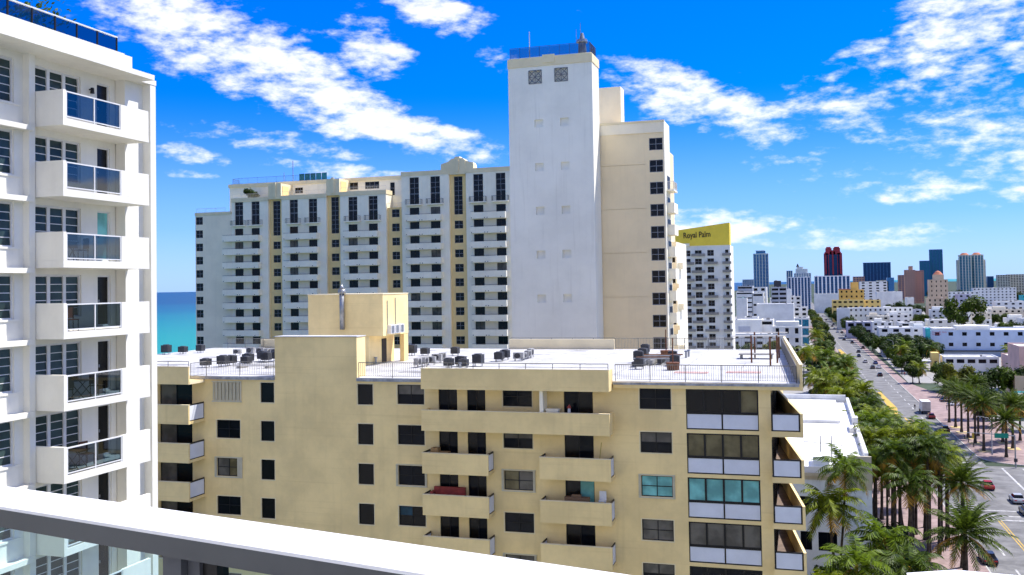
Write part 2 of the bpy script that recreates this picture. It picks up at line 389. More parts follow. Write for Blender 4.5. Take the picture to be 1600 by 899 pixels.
def railing_mb(pts, h=1.05, post=2.3, bal=0.14, r=0.014, b=None, m=0):
    b = b or MB()
    for (p, q) in zip(pts[:-1], pts[1:]):
        p = Vector(p); q = Vector(q); L = (q - p).length; d = (q - p) / L; up = Vector((0, 0, 1))
        b.tube(p + up * h, q + up * h, 0.028, n=5, m=m); b.tube(p + up * 0.12, q + up * 0.12, 0.018, n=4, m=m)
        n = max(1, round(L / post))
        for i in range(n + 1): c = p + d * (L * i / n); b.tube(c, c + up * h, 0.026, n=5, m=m)
        if bal:
            k = int(L / bal)
            for i in range(1, k):
                c = p + d * (L * i / k); b.tube(c + up * 0.12, c + up * h, r, n=3, m=m)
    return b

# ================================================================== setting
def road_x(y, off): return 29.2 - 0.0165 * (y - 186) + off
def sea_material():
    m = bpy.data.materials.new('sea_water'); m.use_nodes = True
    t = NT(m.node_tree); out = t.n('ShaderNodeOutputMaterial'); b = t.n('ShaderNodeBsdfPrincipled')
    geo = t.n('ShaderNodeNewGeometry'); sep = t.n('ShaderNodeSeparateXYZ'); t.put(sep.inputs[0], geo.outputs['Position'])
    off = t.math('ADD', t.math('MULTIPLY', sep.outputs[0], -1.0), t.maprange(sep.outputs[1], 2600.0, 4200.0, 0.0, 3000.0, 'LINEAR'))            # metres east of the shore: shallow sand bed, then deep water
    n = t.n('ShaderNodeTexNoise'); n.inputs['Scale'].default_value = 0.004; n.inputs['Detail'].default_value = 5; t.put(n.inputs['Vector'], geo.outputs['Position'])
    off = t.math('ADD', off, t.math('MULTIPLY', t.math('SUBTRACT', n.outputs['Fac'], 0.5), 500.0))
    cr = t.n('ShaderNodeValToRGB'); e = cr.color_ramp.elements
    e[0].position = 0.0; e[0].color = (0.006, 0.23, 0.175, 1); e[1].position = 1.0; e[1].color = (0.001, 0.045, 0.105, 1)
    x = e.new(0.16); x.color = (0.002, 0.165, 0.165, 1); x = e.new(0.40); x.color = (0.001, 0.088, 0.14, 1)
    t.put(cr.inputs[0], t.maprange(off, 480.0, 2600.0, 0.0, 1.0, 'LINEAR'))
    t.put(b.inputs['Base Color'], cr.outputs[0]); b.inputs['Roughness'].default_value = 0.35; b.inputs['Specular IOR Level'].default_value = 0.18
    w = t.n('ShaderNodeTexNoise'); w.inputs['Scale'].default_value = 0.25; w.inputs['Detail'].default_value = 6; t.put(w.inputs['Vector'], geo.outputs['Position'])
    bp = t.n('ShaderNodeBump'); bp.inputs['Strength'].default_value = 0.5; bp.inputs['Distance'].default_value = 0.6; t.put(bp.inputs['Height'], w.outputs['Fac']); t.put(b.inputs['Normal'], bp.outputs[0])
    m.node_tree.links.new(b.outputs[0], out.inputs[0]); return m
struct(MB().quad((-60000, -20000, -1.2), (60000, -20000, -1.2), (60000, 70000, -1.2), (-60000, 70000, -1.2)).obj('sea', sea_material()))
struct(MB().prism([(-230, -300), (9000, -300), (12000, 14000), (-500, 14000)], -2.5, 0.0).obj('ground', GRASSG))
Y0, Y1 = 40.0, 2300.0
g = MB(); g.quad((road_x(Y0, -7), Y0, .008), (road_x(Y0, 7), Y0, .008), (road_x(Y1, 7), Y1, .008), (road_x(Y1, -7), Y1, .008)); struct(g.obj('road', ASPH))
struct(MB().quad((34.5, 186, .012), (190, 186, .012), (190, 226, .012), (34.5, 226, .012)).obj('side_road', ASPH))
def pavement(name, y0, y1, a, b, m):
    p = MB(); x = lambda y, o: road_x(y, o)
    p.prism([(x(y0, a), y0), (x(y0, b), y0), (x(y1, b), y1), (x(y1, a), y1)], 0.0, 0.14)
    return struct(p.obj(name, m))
pavement('pavement', 40, 900, -19, -7.2, BRICKP)
k = MB(); k.prism([(road_x(40, -7.2), 40), (road_x(40, -7), 40), (road_x(900, -7), 900), (road_x(900, -7.2), 900)], 0, .155); struct(k.obj('kerb', KERB))
# right pavement with a rounded corner at the side road
pts = [(road_x(900, 7.2), 900), (road_x(243, 7.2), 243)]
cx, cy = road_x(236, 7.2) + 9, 238
for i in range(9):
    a = math.pi + i / 8 * math.pi / 2; pts.append((cx + 9 * math.cos(a), cy + 10 * math.sin(a)))
pts += [(80, 228), (80, 262), (52, 262), (46, 345), (road_x(400, 10.4), 400), (road_x(900, 10.0), 900)]
struct(MB().prism(pts, 0, 0.14).obj('pavement', BRICKP))
kp = MB()
for a, b in zip(pts[0:11], pts[1:12]):
    p = Vector((*a, 0)); q = Vector((*b, 0)); n = Vector((-(q - p).y, (q - p).x, 0)).normalized() * 0.25
    for s in (1,):
        o = -n * s if (p - n - Vector((60, 400, 0))).length > (p + n - Vector((60, 400, 0))).length else n
        kp.quad(tuple(p + o + Vector((0, 0, .15))), tuple(q + o + Vector((0, 0, .15))), tuple(q + Vector((0, 0, .15))), tuple(p + Vector((0, 0, .15))))
        kp.quad(tuple(p + o), tuple(q + o), tuple(q + o + Vector((0, 0, .15))), tuple(p + o + Vector((0, 0, .15))))
struct(kp.obj('kerb', KERB))
pavement('pavement', 60, 182, 7.2, 22, CONC)
# painted markings
mk = MB()
def dash(y0, y1, off, w=0.14, m=0, z=0.016):
    mk.quad((road_x(y0, off - w), y0, z), (road_x(y0, off + w), y0, z), (road_x(y1, off + w), y1, z), (road_x(y1, off - w), y1, z), m)
for i in range(60):
    for o in (-3.5, 3.5): dash(232 + i * 11, 236 + i * 11, o)
for i in range(10):
    for o in (-3.5, 3.5): dash(66 + i * 11, 70 + i * 11, o)
for o in (-0.22, 0.22): dash(50, 176, o, 0.09, 1); dash(232, 300, o, 0.09, 1)
dash(176, 176.6, 0, 6.6); dash(179, 179.5, 0, 6.8); dash(183, 183.5, 0, 6.8)
dash(229, 229.6, 0, 6.6); dash(224, 224.4, 0, 6.8)
for x in range(2): mk.quad((38 + x * 4.0, 188, .018), (38.4 + x * 4.0, 188, .018), (38.4 + x * 4.0, 224, .018), (38 + x * 4.0, 224, .018))
# yellow painted medians on the near-side half of the road
mk.prism([(23.0, 366), (24.2, 366), (25.9, 322), (24.8, 306), (23.6, 310)], .012, .02, 1)
mk.prism([(16.2, 590), (17.6, 590), (20.2, 540), (19.8, 524), (17.2, 526)], .012, .02, 1)
mk.prism([(25.8, 300), (26.3, 300), (28.6, 236), (28.1, 236)], .012, .02, 1)
struct(mk.obj('road_markings', [PAINTW, PAINTY]))
# lots and yards between the houses
for i, (x0, x1, y0, y1, m) in enumerate([(46.5, 130, 262, 640, CONC), (36.5, 46.4, 400, 640, CONC), (-60, 8, 205, 640, CONC), (-60, 10, 50, 205, CONC), (44, 400, 640, 1500, CONC), (-80, 4, 640, 1500, CONC)]):
    struct(MB().quad((x0, y0, .05), (x1, y0, .05), (x1, y1, .05), (x0, y1, .05)).obj('yard', m))

# ================================================================== the balcony we look from
RD = Vector((0.9771, -0.2128, 0)); RN = Vector((0.2128, 0.9771, 0)); RA = Vector((-0.44, 0.956, 0))      # along / outward / a point on the inner edge
def near_rail():
    t = thing('viewing_balcony', 'white metal balcony rail with shaded underside and glass, crossing the bottom of the picture', 'balcony', (0, 0, 38.55))
    # the white apartment building this balcony belongs to, behind the viewer
    W = MB(); hol = []
    for k in range(-13, 5):
        for j in range(-9, 10):
            if abs(j) > 0 or k != 0: hol.append((j * 6.0 - 1.7, j * 6.0 + 1.7, k * 2.9 + .1, k * 2.9 + 2.2))
    W.wall(-60, 60, -38.5, 16, hol, .25); o = W.obj('wall', WHITE, t, (0, -.75, 0), math.pi)
    MB().box(-60, 60, -18, -1.001, -38.5, 16).obj('rooms', WHITE, t)
    MB().prism([(-3.2, -.74), (2.4, -.74), (2.4, .62), (-3.2, 1.75)], -.16, .03).obj('floor_slab', CONC, t)
    def pt(a, n, z): v = RA + RD * a + RN * n; return (v.x, v.y, z - 38.55)
    b = MB(); z0, z1, c = 39.670, 39.70, 0.005
    prof = [(0, z0), (0, z1 - c), (c * 0.3, z1 - c * 0.3), (c, z1), (0.094 - c, z1), (0.094, z1 - c), (0.094, z0)]
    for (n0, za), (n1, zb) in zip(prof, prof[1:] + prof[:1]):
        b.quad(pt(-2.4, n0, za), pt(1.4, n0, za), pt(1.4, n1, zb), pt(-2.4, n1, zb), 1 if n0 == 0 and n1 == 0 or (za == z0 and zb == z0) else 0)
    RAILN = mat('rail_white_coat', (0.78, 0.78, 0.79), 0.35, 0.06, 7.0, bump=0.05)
    RAILSHADE = mat('rail_shade_grey', (0.085, 0.09, 0.097), 0.45, 0.10, 3.0)  # shade on the rail's inner face and underside, put into the colour
    b.obj('top_rail', [RAILN, RAILSHADE], t)
    q = MB()
    for a0, a1, n0, n1, m in ((-.370, -.337, .02, .075, 0), (-.336, -.315, .03, .06, 0), (-.314, -.290, .035, .055, 1)):
        v = [pt(a0, n0, 38.6), pt(a1, n0, 38.6), pt(a1, n1, 38.6), pt(a0, n1, 38.6), pt(a0, n0, 39.668), pt(a1, n0, 39.668), pt(a1, n1, 39.668), pt(a0, n1, 39.668)]
        i = len(q.v); q.v += v
        for f in ((0, 3, 2, 1), (4, 5, 6, 7), (0, 1, 5, 4), (1, 2, 6, 5), (2, 3, 7, 6), (3, 0, 4, 7)): q.f.append(tuple(i + j for j in f)); q.m.append(m)
    q.obj('post', [mat('post_grey', (0.09, 0.095, 0.11), 0.5, 0.05, 3), DARKF], t)
    for a0, a1 in ((-2.4, -.375), (-.289, 1.4)):
        MB().quad(pt(a0, .045, 38.6), pt(a1, .045, 38.6), pt(a1, .045, 39.669), pt(a0, .045, 39.669)).obj('glass_panel', NEARG, t)
    c = thing('corner_ledge', 'white flat ledge corner at the bottom edge beside the date palm', 'ledge', (0.4, 0.9, 39.6))
    k = MB(); k.prism([(-.31, .165), (-.262, .188), (.5, .115), (.5, -.5), (-.31, -.5)], -.9, .10); k.obj('cap', RAILN, c)
near_rail()

# ================================================================== white apartment building on the left
def left_building():
    X, XW, FH, NF = -27.2, -28.8, 2.75, 9
    t = thing('apartment_building', 'tall white apartment building with glass fronted balconies beside the sea view', 'building', (-34, 28, 0))
    F = Face(t, 'W', XW); zt = 49.02
    holes = []; doors = []
    for k in range(NF + 1):
        z = zt - FH * k
        holes += [(30.36, 32.92, z - 1.72, z), (26.4, 29.38, z - 1.72, z)]; doors.append((33.88, 34.68, z - 2.18, z - 0.02))
    w = MB(); w.wall(14, 35.0, 10, 49.3, holes + doors, 0.22); F.build('wall', w, WHITE)
    b = MB(); b.box(-46, XW, 14, 36.6, 0, 49.3, skip='wt'); b.box(-46, XW, 14, 36.6, 0, 9.9, skip='t'); b.box(-46.2, XW - .02, 13.8, 36.62, 49.3, 49.55)
    for q in range(len(b.v)): x, y, z = b.v[q]; b.v[q] = (x + 34, y - 28, z)
    b.obj('body', WHITE, t)
    rs = [0.9, 1.0, 1.1, 1.2]
    for k in range(NF + 1):
        z = zt - FH * k; vis = k < 8
        if not vis: continue
        # jalousie windows: three lights of tilting panes
        for (u0, u1) in ((30.36, 32.92), (26.4, 29.38)):
            W3 = (u1 - u0) / 3
            fo = F.put('window', frame_mesh(round(u1 - u0, 3), 1.72, 3, 1, 0.06, 0.16, 0.10, WFRAME), (u0 + u1) / 2, 0.08, z - 1.72)
            for c in range(3):
                pw = W3 - (0.15 if c == 1 else 0.13); n = 5; ph = 1.60 / n
                for r in range(n):
                    me = cached(('jal', round(pw, 2)), lambda: MB().box(-pw / 2, pw / 2, 0, .012, 0, ph - .015).box(-pw / 2, pw / 2, -.02, .02, ph - .03, ph, 1).mesh('pane', [LOUV, WFRAME]))
                    p = link('pane', me, fo, ((c - 1) * W3, 0.05, .06 + r * ph)); p.rotation_euler = (rnd.uniform(-.10, -.02), 0, 0)
            MB().quad((u0, 0, z - 1.72), (u1, 0, z - 1.72), (u1, 0, z), (u0, 0, z)).obj('dark_room', GLASSK, t, F.P(0, .21, 0), F.rz)
        # door
        u0, u1, z0, z1 = doors[k]
        d = F.put('door', frame_mesh(.80, 2.16, 1, 1, .07, .05, .09, WFRAME), (u0 + u1) / 2, .06, z0)
        link('pane', sheet(.80, 2.16, GLASST if k == 2 else GLASSK), d, (0, .06, 0)); link('handle', cached('dh', lambda: MB().box(-.02, .02, -.05, 0, 0, .12).mesh('handle', [METAL])), d, (-.28, .02, 1.0))
        # ledge of the windowed bay, pier, end wall
        F.build('ledge', MB().box(14, 29.98, -.42, 0, z - 2.72, z - 2.52), WHITE)
        F.build('sill', MB().box(26.2, 29.6, -.10, 0, z - 1.80, z - 1.722), WHITE)
        F.build('window_apron', MB().box(26.3, 29.55, -.06, 0, z - 2.52, z - 1.80), WHITE)
        zs = z - 2.24                     # balcony floor
        bal = F.put('balcony', MB().box(30.15, 35.18, -1.60, 0, -.28, 0).mesh('balcony', [WHITE]), 0, 0, zs)
        link('side_panel', cached('lsp', lambda: MB().box(30.15, 30.31, -1.60, -.002, .002, 1.10).mesh('side_panel', [WHITE])), bal)
        link('front_panel', cached('lfp', lambda: MB().box(33.42, 35.17, -1.60, -1.46, .002, 1.07).mesh('front_panel', [WHITE])), bal)
        def bf():
            q = MB()
            for z0, z1 in ((.06, .10), (1.02, 1.07)): q.box(30.34, 33.40, -1.585, -1.53, z0, z1)
            for u in (30.33, 31.86, 33.37): q.box(u, u + .05, -1.58, -1.535, 0.002, 1.02)
            return q.mesh('rail', [WFRAME])
        link('rail', cached('lbf', bf), bal)
        for a, e in ((30.39, 31.85), (31.92, 33.36)):
            link('glass_panel', cached(('lg', a), lambda: MB().quad((a, -1.555, .10), (e, -1.555, .10), (e, -1.555, 1.02), (a, -1.555, 1.02)).mesh('glass_panel', [BALG])), bal)
    F.build('pier', MB().box(29.82, 30.12, -.30, 0, 10, 49.3), WHITE)
    F.build('pier', MB().box(36.21, 36.58, -.90, 0, 10, 49.298), WHITE)
    F.build('end_wall', MB().box(35.02, 36.208, -.50, 0, 10, 49.298), WHITE)
    F.build('roof_slab', MB().box(35.602, 36.6, -.92, .02, 49.3, 49.52), WHITE)
    F.build('roof_slab', MB().box(14, 35.60, -1.60, 0.02, 49.3, 49.52), WHITE)
    F.build('roof_parapet', MB().box(14, 33.7, -1.57, -1.25, 49.524, 50.05), WHITE)
    F.build('roof_parapet', MB().box(33.705, 34.2, -1.55, -1.0, 49.524, 50.02), WHITE)
    rr = MB().box(14, 33.42, -1.47, -1.38, 50.66, 50.71); 
    F.build('roof_rail', rr, WFRAME)
    for i in range(9):
        u = 33.36 - i * 1.15
        F.build('rail_post', MB().box(u, u + .06, -1.45, -1.40, 50.052, 50.655), DARKF)
        F.build('glass_panel', MB().quad((u - 1.08, -1.425, 50.08), (u - .01, -1.425, 50.08), (u - .01, -1.425, 50.65), (u - 1.08, -1.425, 50.65)), ROOFG)
    F.build('wall_lamp', MB().tube((33.42, -.001, 48.6), (33.42, -.16, 48.6), .03, n=6).tube((33.42, -.16, 48.42), (33.42, -.16, 48.66), .09, .07, n=8), DARKF)
    return t
left_building()
def chair(label, loc, rz, m, group='balcony furniture on the white building'):
    t = thing('chair', label, 'chair', loc, rz, group)
    MB().box(-.22, .22, -.22, .22, .42, .46).obj('seat', m, t)
    MB().box(-.22, .22, .20, .235, .5, .92).obj('backrest', m, t)
    for x in (-.2, .18):
        for y, h in ((-.2, .42), (.2, .9)):
            MB().box(x, x + .025, y - .012, y + .012, 0, h).obj('leg', DARKF, t)
def table(label, loc, rz, m, h=.72, w=.6, group='balcony furniture on the white building'):
    t = thing('folding_table', label, 'table', loc, rz, group)
    MB().box(-w / 2, w / 2, -.3, .3, h, h + .03).obj('table_top', m, t)
    for y in (-.25, .25):
        for s in (1, -1): MB().tube((-s * w * .42, y + .01 * s, 0), (s * w * .42, y + .01 * s, h), .018, n=5).obj('leg', DARKF, t)
zb = lambda k: 46.78 - 2.75 * k + .001
table('dark folding table behind balcony glass, under the teal door pane storey', (-27.75, 30.95, zb(2)), 1.57, DARKF)
chair('dark folding chair behind balcony glass on the storey with the teal door', (-27.8, 31.75, zb(2)), -.4, DARKF)
chair('lounge chair with a red towel behind glass, storey below the teal door', (-27.8, 31.2, zb(3)), 1.2, mat('red_towel', (.40, .13, .08), .8))
table('dark dining table on the balcony two storeys below the teal door', (-27.9, 31.9, zb(4)), 0, DARKF, w=.9)
chair('dark dining chair at the north end of the balcony with a dining table', (-27.95, 31.05, zb(4)), -1.5, DARKF)
chair('dark dining chair by the solid panel of the balcony with a dining table', (-27.9, 32.8, zb(4)), 1.6, DARKF)
table('brown table on the balcony three storeys below the teal door', (-28.0, 31.7, zb(5)), 0, BRONZE, w=.8)
chair('brown wooden chair nearer the window on the lowest furnished balcony', (-28.2, 30.9, zb(5)), -1.2, BRONZE)
chair('brown wooden chair nearer the door on the lowest furnished balcony', (-28.2, 32.5, zb(5)), 1.4, BRONZE)

# ================================================================== yellow apartment block in the middle
ZR = 33.80
def yellow_block():
    t = thing('apartment_block', 'pale yellow apartment block with white roof and solid balconies in the middle', 'building', (-22, 61, 0))
    F = Face(t, 'N', 61.0); FH = 2.75; N = 6
    holes = []; wins = []
    G2 = [GLASS, GLASS, GLASSG, GLASSG]
    for k in range(N):
        z = 33.36 - FH * k
        for kind, a, b, h in (('w1', -41.42, -39.46, 1.31), ('s', -37.75, -36.66, 1.42), ('s', -30.08, -28.92, 1.42), ('w4', -27.07, -25.1, 1.33), ('w6', -10.36, -8.37, 1.31)):
            holes.append((a, b, z - h, z)); wins.append((kind, k, a, b, z - h, z))
        holes.append((-19.48, -17.47, z - 1.32, z - 0.05)); wins.append(('w5', k, -19.48, -17.47, z - 1.32, z - 0.05))
        for a, b in ((-24.05, -22.71), (-22.0, -20.71), (-15.32, -13.39), (-46.3, -43.5)):
            holes.append((a, b, z - 2.30, z - .10)); wins.append(('d', k, a, b, z - 2.30, z - .10))
        holes.append((-7.44, -3.03, z - 2.52, z)); wins.append(('g', k, -7.44, -3.03, z - 2.52, z))
    w = MB(); w.wall(-62, -2.3, 12, 33.55, holes, .24); F.build('wall', w, YELLOW)
    b = MB(); b.box(-62, -2.3, 0.0, 29.5, 0, 33.55, skip='nt'); b.box(-62, -2.3, 0.0, 29.5, 0, 11.9, skip='t'); F.build('body', b, YELLOW)
    for kind, k, a, c, z0, z1 in wins:
        if kind == 's': F.window(a, c, z0, z1, 1, 1, DARKF, GLASSK, d=.05, fr=.04)
        elif kind == 'd':
            gm = [GLASSK, GLASST] if (k == 2 and a == -15.32) else [GLASSK, GLASS] if k % 2 else [GLASS, GLASSK]
            F.window(a, c, z0, z1, 2, 1, DARKF, None, d=.08, name='balcony_door', gms=gm if a != -46.3 else [GLASSG, GLASSK])
        elif kind == 'g':
            pass
        else:
            gms = {('w6', 2): [GLASST], ('w6', 3): [GLASSG], ('w4', 3): [GLASSK, GLASSK, glass('dusk_glass', (.02, .06, .09))], ('w1', 2): [GLASSG, GLASSB], ('w5', 2): [GLASSB, GLASSG]}.get((kind, k), G2 if (k + int(a)) % 3 == 0 else [GLASS])
            if not (kind == 'w1' and k == 0): F.window(a, c, z0, z1, 2, 2, DARKF, None, d=.07, gms=gms)
            if (kind, k) in (('w1', 2), ('w4', 2), ('w5', 2), ('w6', 2), ('w5', 4)):     # folded storm shutters beside the window
                s = MB()
                s.box(a - .16, c + .16, -.07, -.002, z1 + .03, z1 + .09); s.box(a - .16, c + .16, -.07, -.002, z0 - .10, z0 - .03)
                F.build('shutter_track', s, SLATB)
                for u0 in (a - .16, c + (.0 if kind != 'w1' else -.22)):
                    ww = .15 if u0 < a or kind != 'w1' else .40
                    for j in range(4): F.build('shutter_slat', MB().box(u0 + ww * j / 4, u0 + ww * (j + .8) / 4, -.09, -.012, z0 - .03, z1 + .03), SLATB)
    for kind, k, a, c, z0, z1 in wins:
        if kind in ('s', 'w1', 'w4', 'w5', 'w6'):
            key = ('trim', round(c - a, 2), round(z1 - z0, 2)); ww, hh = c - a, z1 - z0
            F.put('lit_edge_trim', cached(key, lambda: MB().box(-.06, ww + .06, -.025, -.001, -.06, -.001).box(-.06, -.001, -.022, -.001, 0, hh).box(ww + .001, ww + .06, -.022, -.001, 0, hh).box(-.06, ww + .06, -.022, -.001, hh + .001, hh + .05).mesh('lit_edge_trim', [TRIMC])), a, 0, z0)  # pale trim whose tone stands in for the lit reveal edges
    # closed storm shutter on the top left window
    s0 = MB()
    F.build('shutter_track', MB().box(-41.78, -39.28, -.10, -.02, 33.36, 33.44).box(-41.78, -39.28, -.10, -.02, 31.92, 31.99), SLATB)
    for j in range(24):
        u = -41.72 + j * .1; me = cached('shsl', lambda: MB().prism([(0, 0), (.05, -.06), (.1, 0), (.05, .01)], 0, 1.37).mesh('shutter_slat', [SLATB]))
        o = F.put('shutter_slat', me, u, -.03, 31.99)
        if j % 3 == 1: o.location.y += .05
    # glazed-in corner balconies with white panels
    for k in range(N):
        z = 33.36 - FH * k; gm = [GLASSK, GLASSB, GLASST, GLASSG, GLASS, GLASSG][k]
        cols = 4
        wd = F.put('balcony_glazing', frame_mesh(4.41, 1.50, cols, 1, .09, .12, .10, DARKF), -5.235, .06, z - 1.50)
        for i in range(cols):
            g2 = GLASSB if (k == 0 and i == 3) else (GLASSK if k == 0 else gm)
            link('pane', sheet(4.41 / cols, 1.5, g2), wd, (-4.41 / 2 + 4.41 / cols * (i + .5), .06 + .012 * (i % 2), 0))
        pf = F.put('panel_frame', frame_mesh(4.41, 1.01, 2, 1, .05, .05, .10, DARKF), -5.235, .05, z - 2.52)
        for i in range(2): link('panel', cached('pw', lambda: MB().box(-1.05, 1.05, 0, .02, .07, .95).mesh('panel', [PANELW])), pf, (-1.1 + 2.2 * i, .035, 0))
    # roof slab with gutter edge
    r = MB(); r.prism([(-62, 60.9), (-36.6, 60.9), (-36.6, 62.3), (-30.1, 62.3), (-30.1, 60.9), (-12.0, 60.9), (-.55, 60.75), (-2.2, 91), (-62, 91)], 33.553, ZR)
    for q in range(len(r.v)): x, y, z = r.v[q]; r.v[q] = (x + 22, y - 61, z)
    r.obj('roof', ROOFW, t)
    F.build('gutter', MB().box(-42.3, -36.6, -.14, -.102, 33.56, 33.74), GUTTER); F.build('gutter', MB().box(-30.1, -24.9, -.14, -.102, 33.56, 33.74), GUTTER)
    F.build('gutter', MB().box(-12.0, -.6, -.30, -.262, 33.60, 33.76), GUTTER)
    F.build('fascia', MB().box(-12.0, -.5, -.26, -.002, 33.38, 33.76), YELLOW)
    # stair shaft rising over the roof
    F.build('stair_shaft', MB().box(-36.58, -30.12, 0.0, 1.38, 33.552, 36.62), YELLOW)
    F.build('shaft_coping', MB().box(-36.62, -30.08, -.05, 1.42, 36.622, 36.68), ROOFW)
    # penthouse plant room
    P = MB().box(-39.3, -32.6, 9.8, 14.9, ZR + 2.35, 39.5); P.box(-39.3, -33.9, 9.85, 14.85, ZR + .002, ZR + 2.35)
    F.build('plant_room', P, YELLOW)
    F.build('plant_room_coping', MB().box(-39.35, -32.56, 9.75, 14.95, 39.502, 39.58), TRIMC)
    F.build('plant_room_pier', MB().box(-33.0, -32.62, 14.0, 14.88, ZR, ZR + 2.349), STRIP)
    F.build('plant_room_door', MB().box(-33.9, -33.86, 12.3, 13.2, ZR + .05, ZR + 2.0), DARKF)
    F.build('exhaust_pipe', MB().tube((-36.1, 9.55, 36.7), (-36.1, 9.55, 39.9), .2, n=10).tube((-36.1, 9.55, 39.6), (-36.1, 9.55, 39.95), .32, .32, n=10).tube((-36.1, 9.55, 39.95), (-36.1, 9.55, 40.35), .25, .06, n=10), METAL, True)
    for i, u in enumerate((10.6, 11.5, 12.5)):
        Fw = Face(t, 'W', -32.6)
        Fw.build('wall_unit', MB().box(61 + u, 61 + u + .75, -.35, -.002, 36.3, 37.0).box(61 + u + .1, 61 + u + .6, -.37, -.352, 36.36, 36.94, 1), [WFRAME, METAL])
    Fw.build('conduit', MB().tube((71.6, -.04, 37), (71.6, -.04, 39.0), .03, n=5).tube((73.2, -.04, 37), (73.2, -.04, 39.2), .03, n=5), METAL)
    # back parapet
    F.build('back_parapet', MB().box(-28.2, -17.7, 29.6, 29.9, ZR, ZR + .95), TRIMC); F.build('back_parapet', MB().box(-56, -44, 29.6, 29.9, ZR, ZR + .95), TRIMC)
    # solid parapet balconies; first entry of each column hangs at roof level
    def balcony(u0, u1, z0, z1, dy, sides, floor=True, name='balcony'):
        b = MB(); b.box(u0, u1, -dy, -dy + .14, z0, z1)
        b.box(u0 + .002, u1 - .002, -dy + .141, -.002, z0 + .002, z0 + .20)
        o = F.build(name, b, YELLOW)
        F.build('coping', MB().box(u0 - .015, u1 + .015, -dy - .02, -dy + .165, z1 + .001, z1 + .045), TRIMC)
        if sides == 'solid':
            for a in (u0, u1 - .12): F.build('side_wall', MB().box(a + .001, a + .119, -dy + .141, -.003, z0 + .201, z1), YELLOW)
        elif sides == 'panel':
            for a in (u0 + .02, u1 - .10):
                s = MB().box(a, a + .05, -dy + .145, -.01, z0 + .203, z0 + .27).box(a, a + .05, -dy + .145, -.01, z1 - .05, z1 + .06).box(a, a + .05, -.09, -.01, z0 + .27, z1 - .05).box(a, a + .05, -dy + .145, -dy + .21, z0 + .27, z1 - .05)
                F.build('side_rail', s, DARKF)
                F.build('side_panel', MB().box(a + .012, a + .06, -dy + .212, -.092, z0 + .272, z1 - .052), PANELW)
    balcony(-24.78, -12.06, 33.23, 34.58, 1.34, 'solid', name='roof_parapet'); balcony(-24.78, -12.06, 30.47, 31.82, 1.34, 'solid')
    balcony(-62, -42.42, 33.34, 34.58, 1.93, 'none', name='roof_parapet')
    for k in range(2, N): balcony(-24.78, -20.15, 33.14 - FH * k, 34.48 - FH * k, 1.30, 'panel'); balcony(-16.68, -12.05, 33.10 - FH * k, 34.48 - FH * k, 1.30, 'panel')
    for k in range(1, N): balcony(-62, -42.44, 33.24 - FH * k, 34.60 - FH * k, 1.93, 'panel')
    F.build('side_slab', MB().box(-44.4, -42.40, -1.79, -.003, 33.34, 33.52), TRIMC)
    F.build('partition', MB().box(-16.66, -16.44, -1.1, -.002, 30.68, 33.2), WHITE2)
    # wedge balconies round the street corner
    for k in range(N):
        z = 33.36 - FH * k
        for (nm, poly, za, zc, m) in (('corner_balcony', [(-2.298, 60.2), (-.42, 60.2), (-2.298, 74.5)], z - 2.72, z - 2.38, YELLOW),):
            b = MB(); b.prism(poly, za, zc)
            for q in range(len(b.v)): x, y, zz = b.v[q]; b.v[q] = (x + 22, y - 61, zz)
            b.obj(nm, m, t)
        b = MB(); p0, p1 = Vector((-.42, 60.2, 0)), Vector((-2.29, 74.4, 0)); n = Vector((-.99, -.13, 0)) * .16
        q = [p0, p1, p1 + n, p0 + n]; b.prism([(v.x + 22, v.y - 61) for v in q], z - 2.379, z - 1.30); b.obj('balcony_parapet', YELLOW, t)
        F.build('end_frame', MB().box(-2.25, -.60, -.80, -.74, z - 2.378, z - 2.31).box(-2.25, -.60, -.80, -.74, z - 1.38, z - 1.30).box(-2.25, -2.17, -.80, -.74, z - 2.31, z - 1.38).box(-.68, -.60, -.80, -.74, z - 2.31, z - 1.38), DARKF)
        F.build('end_panel', MB().box(-2.169, -.681, -.785, -.755, z - 2.309, z - 1.381), PANELW)
        b = MB(); b.prism([(-2.29 + 22, -.6), (-.62 + 22, -.6), (-2.25 + 22, 12.6)], z - 2.378, z - 2.36); b.obj('bounce_cut_floor', BOUNCECUT, t)  # dark floor layer added to cut bounce light inside the wedge balcony
        Fw = Face(t, 'W', -2.3); Fw.window(61.2, 66.8, z - 2.35, z - .3, 4, 1, DARKF, GLASSK, d=-.06, name='balcony_door'); Fw.window(67.2, 72.6, z - 2.3, z - .3, 3, 1, DARKF, GLASSK, d=-.06)
    sp = MB(); p0, p1 = Vector((-.53, 60.7, 0)), Vector((-2.18, 91, 0)); nn = Vector((.14, .008, 0)); sp.prism([(v.x + 22, v.y - 61) for v in (p0, p0 + nn, p1 + nn, p1)], 33.36, 34.92); sp.obj('side_parapet', YELLOW, t)
    F.build('side_parapet_coping', MB().prism([(-.56, -.34), (-.36, -.34), (-2.01, 30.05), (-2.21, 30.05)], 34.922, 34.97), TRIMC)
    # membrane seams and patches on the roof
    for i in range(14): F.build('roof_seam', MB().box(-58 + i * 4.1, -57.86 + i * 4.1, 1.7, 29.5, ZR + .001, ZR + .012), mat('seam_grey', (.46, .45, .44), .7, .2, 1))
    for i in range(16):
        u, v, s = rnd.uniform(-58, -5), rnd.uniform(3, 28), rnd.uniform(.5, 1.6); F.build('roof_patch', MB().box(u, u + s * 1.6, v, v + s, ZR + .013, ZR + .017), mat('patch_grey_%d' % (i % 3), [(.40, .39, .38), (.52, .51, .50), (.30, .295, .29)][i % 3], .7, .3, 1))
